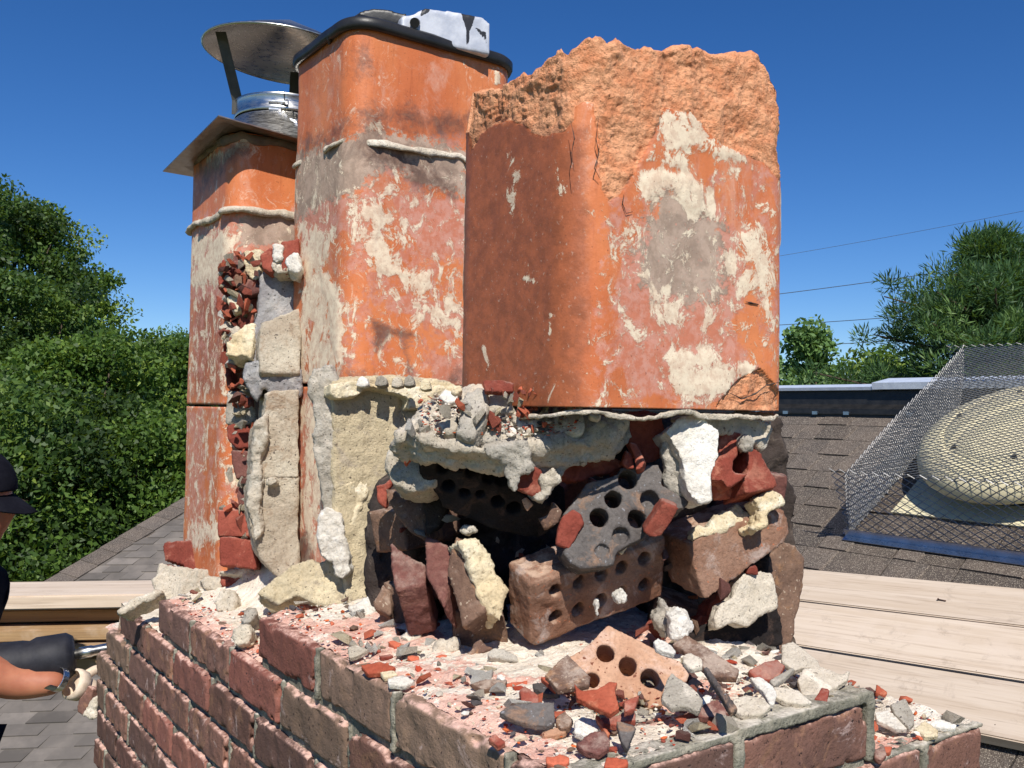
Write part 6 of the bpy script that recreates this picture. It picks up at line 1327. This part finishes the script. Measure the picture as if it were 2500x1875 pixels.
# right side
pine = gpos('d', 2130, 17)
def pine_tree(label, fr_x, topy, d, rw, seed):
    base = gpos('d', fr_x, d); H = htop('d', fr_x, topy, d); root = empty('pine_tree', tuple(base), label, 'tree'); R_ = np.random.default_rng(seed); C_ = []; rd = []; bm = bmesh.new()
    bm_tube(bm, [base+np.array([0, 0, H*k/8]) for k in range(8)], [.16*(1-k/9) for k in range(8)], 8)
    for lv in range(15):
        z = H*(.58+.42*(lv/14)**.95); w = rw*(1-((z/H-.58)/.42)**1.6)*R_.uniform(.8, 1.15)+.25
        for k in range(7):
            a = R_.uniform(0, 6.28); dr_ = np.array([math.cos(a), math.sin(a), .16]); L_ = w*R_.uniform(.65, 1.1); p0 = base+np.array([0, 0, z-.3]); bm_tube(bm, [p0, p0+dr_*L_*.5+np.array([0, 0, -.08]), p0+dr_*L_], [.04, .03, .01], 5)
            for q in np.linspace(.3, 1, 7): C_.append(p0+dr_*L_*q+R_.normal(0, .12, 3)); rd.append(.32*R_.uniform(.7, 1.2))
    V, Fq, tone = leaves(np.array(C_), np.array(rd)*1.25, 170, .13, seed, True)
    # needle tufts
    tf = []; R2 = np.random.default_rng(seed+9)
    me = mesh_np('crown', V, Fq, False); setattr_f(me, 'tone', tone); add('crown', me, LM['pine'], root); add('trunk', from_bm('trunk', bm, True), bark, root)
pine_tree('large dark pine with spreading boughs beyond the mesh cage', 2150, 500, 15, 3.4, 5)
tree('broadleaf_tree', 'pale young tree just right of the broken flue beyond the ridge', gpos('d', 1745, 17), htop('d', 1745, 712, 17), 1.1, 'light', 61, 60, 150, leaf=.12, crown0=.1, shape='cone', crad=(.22, .5))
tree('broadleaf_tree', 'round bush topped tree between the pale young tree and the pine', gpos('d', 1850, 20), htop('d', 1850, 770, 20), 1.9, 'maple', 62, 70, 200, leaf=.13, crown0=.3, crad=(.4, .7))
tree('broadleaf_tree', 'low green tree crown behind the ridge under the pine boughs', gpos('d', 1960, 22), htop('d', 1960, 795, 22), 2.0, 'maple', 63, 70, 200, leaf=.14, crown0=.3, crad=(.4, .8))
tree('broadleaf_tree', 'dark tree at the right edge seen through the wire cage', gpos('d', 2240, 20), htop('d', 2240, 690, 20), 2.8, 'dark', 64, 100, 200, leaf=.15, crown0=.3, crad=(.4, .9))
tree('broadleaf_tree', 'small tree hugging the right side of the broken flue low down', gpos('d', 1690, 20), htop('d', 1690, 790, 20), 1.6, 'light', 65, 60, 180, leaf=.13, crown0=.3, crad=(.3, .6))
# wires
for k, (ya, yb, lb) in enumerate(((390, 55, 'faint thin overhead wire, highest of the four over the roof'), (683, 430, 'overhead wire second from the top, passing the pine top'), (923, 790, 'overhead wire third from the top, ending at the pine boughs'), (1092, 985, 'lowest overhead wire, crossing the pale young tree'))):
    d = 30; p = at_depth('n', 330, ya, d); q = at_depth('n', 2212, yb, d); A = p+(p-q)*1.2; B = q+(q-p)*.8; n = 24
    pts = [A+(B-A)*i/n-np.array([0, 0, .25*math.sin(math.pi*i/n)])+np.array([0, 0, .22]) for i in range(n+1)]
    bm = bmesh.new(); bm_tube(bm, pts, .006 if k == 0 else .0115, 5); tag(add('overhead_wire', from_bm('wire', bm, True), M['blackmetal']), lb, 'wire', 'overhead wires beyond the house')

# ------------------------------------------------------------------ the worker at the left edge
def skin_body(name, verts, edges, radii, mat, parent, root=0, sub=2):
    me = bpy.data.meshes.new(name); me.from_pydata([tuple(v) for v in verts], edges, []); o = bpy.data.objects.new('tmp', me); COL.objects.link(o)
    o.modifiers.new('s', 'SKIN')
    for i, r in enumerate(radii):
        sv = me.skin_vertices[0].data[i]; sv.radius = r if isinstance(r, tuple) else (r, r); sv.use_root = (i == root)
    m = o.modifiers.new('sub', 'SUBSURF'); m.levels = sub
    dg = bpy.context.evaluated_depsgraph_get(); r_ = bpy.data.meshes.new_from_object(o.evaluated_get(dg)); bpy.data.objects.remove(o); r_.polygons.foreach_set('use_smooth', np.full(len(r_.polygons), True)); r_.materials.clear()
    return add(name, r_, mat, parent)
def skin_mat():
    t = NT('skin'); col = t.mix(t.ramp(t.noise(14, 4), .35, .65), L(186, 122, 92), L(168, 104, 78)); t.b.inputs['Subsurface Weight'].default_value = .08; return t.done(col, .55, 0, t.bump(t.noise(260, 3), .2, .0006), .4)
SK = skin_mat(); SHIRT = plain('black cotton shirt', L(26, 26, 30), L(34, 34, 38), .95, 14, .3, .1); CAPM = plain('dark cap cloth', L(18, 18, 26), L(26, 26, 34), .95, 30, .3, .1); JEAN = plain('dark work trousers', L(40, 44, 54), L(30, 34, 42), .95, 40, .4, .1)
DP = 2.25
hc = at_depth('d', -62, 1095, DP)
pr = empty('person', (hc[0]-.05, hc[1]-.1, hc[2]-1.62), 'worker in dark cap and black shirt at the left edge, gloved hand at the chimney', 'person')
def w3(r, f, u): return hc + RT*r + FW*f + np.array([0, 0, 1.])*u      # r right in picture, f away, u up
wrist = at_depth('t', 720, 730, DP-.02); hand = at_depth('t', 930, 790, DP+.02); elbow = at_depth('t', 150, 760, DP-.05)
V_ = [w3(-.14, -.02, -.62), w3(-.12, -.01, -.42), w3(-.09, 0, -.24), w3(-.04, 0, -.14), w3(-.01, 0, -.03), w3(.0, 0, .05),   # pelvis chest shoulders neck head
      w3(-.10, -.17, -.24), elbow+np.array([0, 0, .0]), wrist, w3(-.10, .17, -.24), w3(-.08, .22, -.46), at_depth('t', 120, 500, DP+.10),
      w3(-.15, -.10, -.72), w3(-.10, -.11, -1.12), w3(-.14, -.12, -1.52), w3(-.15, .10, -.72), w3(-.10, .12, -1.12), w3(-.14, .12, -1.52)]
E_ = [(0,1),(1,2),(2,3),(3,4),(4,5),(2,6),(6,7),(7,8),(2,9),(9,10),(10,11),(0,12),(12,13),(13,14),(0,15),(15,16),(16,17)]
Rr = [.10, .105, .10, .052, .07, .075, .065, .045, .026, .065, .045, .032, .09, .065, .05, .09, .065, .05]
skin_body('body', V_, E_, Rr, SK, pr)
skin_body('shirt', [V_[0]+np.array([0, 0, -.10]), V_[1], V_[2]+np.array([0, 0, .03]), V_[6], (V_[6]+V_[7])/2, V_[9], (V_[9]+V_[10])/2], [(0,1),(1,2),(2,3),(3,4),(2,5),(5,6)], [.165, .18, .17, .115, .085, .11, .085], SHIRT, pr)
skin_body('trousers', [V_[0]+np.array([0, 0, .03]), V_[12], V_[13], V_[14], V_[15], V_[16], V_[17]], [(0,1),(1,2),(2,3),(0,4),(4,5),(5,6)], [.152, .10, .075, .06, .10, .075, .06], JEAN, pr)
# head in profile facing right
bm = bmesh.new(); bmesh.ops.create_uvsphere(bm, u_segments=36, v_segments=24, radius=1)
for v in bm.verts:
    p = v.co.copy(); x, y, z = p; r = .085+.012*max(0, x); vx = x*.095; vy = y*.075; vz = z*.115
    if x > .3: vx += .02*math.exp(-((z+.15)/.16)**2)*math.exp(-(y/.25)**2)+.006*math.exp(-((z+.45)/.12)**2)*math.exp(-(y/.4)**2)+.010*math.exp(-((z+.8)/.16)**2)*math.exp(-(y/.5)**2)
    if z < -.3: vy *= 1-.25*(-z-.3); vx -= .012*(-z-.3) if x < 0 else 0
    q = hc+RT*vx+FW*vy+np.array([0, 0, vz+.005]); v.co = q
add('head', from_bm('head', bm, True), SK, pr)
for sgn in (-1,):
    bm = bmesh.new(); bmesh.ops.create_uvsphere(bm, u_segments=12, v_segments=8, radius=1)
    for v in bm.verts: v.co = hc+RT*(v.co.x*.016-.012)+FW*(sgn*.073+v.co.y*.006)+np.array([0, 0, v.co.z*.028-.01])
    add('ear', from_bm('ear', bm, True), SK, pr)
    bm = bmesh.new(); bmesh.ops.create_uvsphere(bm, u_segments=12, v_segments=8, radius=.010)
    for v in bm.verts: v.co = v.co+Vector(hc+RT*.083+FW*(sgn*.032)+np.array([0, 0, .0]))
    add('eye', from_bm('eye', bm, True), plain('eye', L(230, 226, 220), L(60, 50, 44), .3), pr)
bm = bmesh.new(); bmesh.ops.create_uvsphere(bm, u_segments=32, v_segments=20, radius=1)
for v in bm.verts:
    p = v.co.copy(); v.co = hc+RT*(p.x*.108-.004)+FW*(p.y*.088)+np.array([0, 0, max(p.z, -.05)*.105+.045])
add('cap_crown', from_bm('cap_crown', bm, True), CAPM, pr)
bm = bmesh.new(); n = 14; g = []
for i in range(n+1):
    a = -math.pi/2+math.pi*i/n; row = []
    for j, q in enumerate((.0, .5, 1.)):
        rx_ = .075+q*.075; row.append(bm.verts.new(hc+RT*(math.cos(a)*rx_+.01)+FW*(math.sin(a)*(.078-.012*q))+np.array([0, 0, .035-.045*q*math.cos(a)-.012*abs(math.sin(a))*q])))
    g.append(row)
for i in range(n):
    for j in range(2): bm.faces.new((g[i][j], g[i+1][j], g[i+1][j+1], g[i][j+1]))
r_ = bmesh.ops.extrude_face_region(bm, geom=bm.faces[:])
for v in [q for q in r_['geom'] if isinstance(q, bmesh.types.BMVert)]: v.co.z -= .004
add('cap_bill', from_bm('cap_bill', bm, True), CAPM, pr)
# gloved hand: palm, cuff, five fingers closed on the brick edge
GL = plain('cream work glove', L(226, 206, 184), L(208, 186, 162), .9, 60, .5, .15)
hd_ = nrm(hand-wrist); up_ = nrm(np.array([0, 0, 1.])-hd_*hd_[2]); sd_ = np.cross(hd_, up_)
pc = wrist+hd_*.055
gv = [wrist+hd_*.028, wrist+hd_*.055, wrist+hd_*.095]; ge = [(0, 1), (1, 2)]; gr = [(.034, .027), (.036, .026), (.040, .022)]
skin_body('glove', gv, ge, gr, GL, pr)
for k, (o_, ln) in enumerate(((-.030, .060), (-.010, .070), (.010, .066), (.029, .052))):
    b0 = wrist+hd_*.085+up_*o_*-1; b1 = b0+hd_*ln*.45+sd_*.008; b2 = b1+hd_*ln*.25-sd_*-.022; b3 = b2+sd_*.022-hd_*.006
    skin_body('glove_finger', [b0, b1, b2, b3], [(0,1),(1,2),(2,3)], [.0105, .0105, .0095, .0085], GL, pr)
b0 = wrist+hd_*.045-sd_*.012+up_*.022; skin_body('glove_thumb', [b0, b0+up_*.026+hd_*.024, b0+up_*.03+hd_*.052], [(0,1),(1,2)], [.013, .012, .010], GL, pr)
bm = bmesh.new(); lathe(bm, wrist+hd_*.012, hd_, up_, [(.031, 0), (.037, .004), (.038, .012), (.036, .03), (.030, .034)], 28); add('glove_cuff', from_bm('glove_cuff', bm, True), GL, pr)
# watch
wt = empty('wrist_watch', tuple(wrist-hd_*.02), 'silver digital watch with a link strap on the worker\'s wrist', 'watch')
bm = bmesh.new(); lathe(bm, wrist-hd_*.030, hd_, up_, [(.0265, 0), (.0285, .001), (.0285, .015), (.0265, .016)], 28); add('watch_strap', from_bm('watch_strap', bm, False), M['steel'], wt)
fn = nrm(-FW*.85-up_*.45); cc = wrist-hd_*.022+fn*.027; sx_ = hd_; sy_ = np.cross(fn, sx_)
bm = bmesh.new(); boxpts(bm, Vector(cc-sx_*.014-sy_*.013), Vector(sx_*.028), Vector(sy_*.026), Vector(fn*.005)); bmesh.ops.bevel(bm, geom=bm.edges[:], offset=.002, segments=2, affect='EDGES'); add('watch_case', from_bm('watch_case', bm), M['steel_plate'], wt)
bm = bmesh.new(); boxpts(bm, Vector(cc-sx_*.009-sy_*.007+fn*.005), Vector(sx_*.018), Vector(sy_*.014), Vector(fn*.0008)); add('watch_display', from_bm('watch_display', bm), plain('grey display', L(150, 156, 150), L(138, 146, 140), .2), wt)
# drill
dr = empty('hammer_drill', tuple(at_depth('t', 400, 470, DP+.03)), 'black hammer drill with a steel bit pressed against the far chimney corner', 'power drill')
da = at_depth('t', 752, 440, DP+.03); dbb = at_depth('t', 1150, 365, DP+.06); dd_ = nrm(dbb-da); TOOL = plain('black tool rubber', L(44, 44, 50), L(34, 34, 40), .6, 30, .3, .3)
dux = nrm(np.array([0, 0, 1.])-dd_*dd_[2])
bm = bmesh.new(); rg = lathe(bm, da, -dd_, dux, [(.012, -.012), (.046, -.010), (.056, .004), (.058, .07), (.052, .085), (.056, .10), (.060, .14), (.064, .22), (.066, .30), (.05, .33)], 36); bm.faces.new(rg[0]); bm.faces.new(rg[-1]); add('drill_body', from_bm('drill_body', bm, True), TOOL, dr)
bm = bmesh.new(); boxpts(bm, Vector(da-dd_*.30-dux*.19-np.cross(dd_, dux)*.02), Vector(dd_*.05), Vector(dux*.16), Vector(np.cross(dd_, dux)*.04)); bmesh.ops.bevel(bm, geom=bm.edges[:], offset=.01, segments=3, affect='EDGES'); add('handle', from_bm('handle', bm, True), TOOL, dr)
bm = bmesh.new(); lathe(bm, da, dd_, dux, [(.012, -.01), (.012, .02), (.0145, .022), (.0145, .05), (.0125, .055), (.0125, .12), (.009, .14), (.001, np.linalg.norm(dbb-da))], 24); add('drill_bit', from_bm('drill_bit', bm, True), M['steel'], dr)
# brick being pried off with its mortar
piece('loose_brick', 'loose maroon brick held by the gloved hand at the far left chimney corner', 'brick', 'brick', T_('t', (850,940),(950,780),(1000,820),(960,960),(890,1085),(840,1040)), DP-.03, (-.75, -.55, .2), .06, rough=BR)
piece('mortar_lump', 'ochre mortar chunk on the end of the loose held brick', 'mortar', 'mortar', T_('t', (900,1085),(1000,930),(1040,900),(1040,1100),(990,1130),(940,1100)), DP-.06, NCAM, .04, rough=LR)
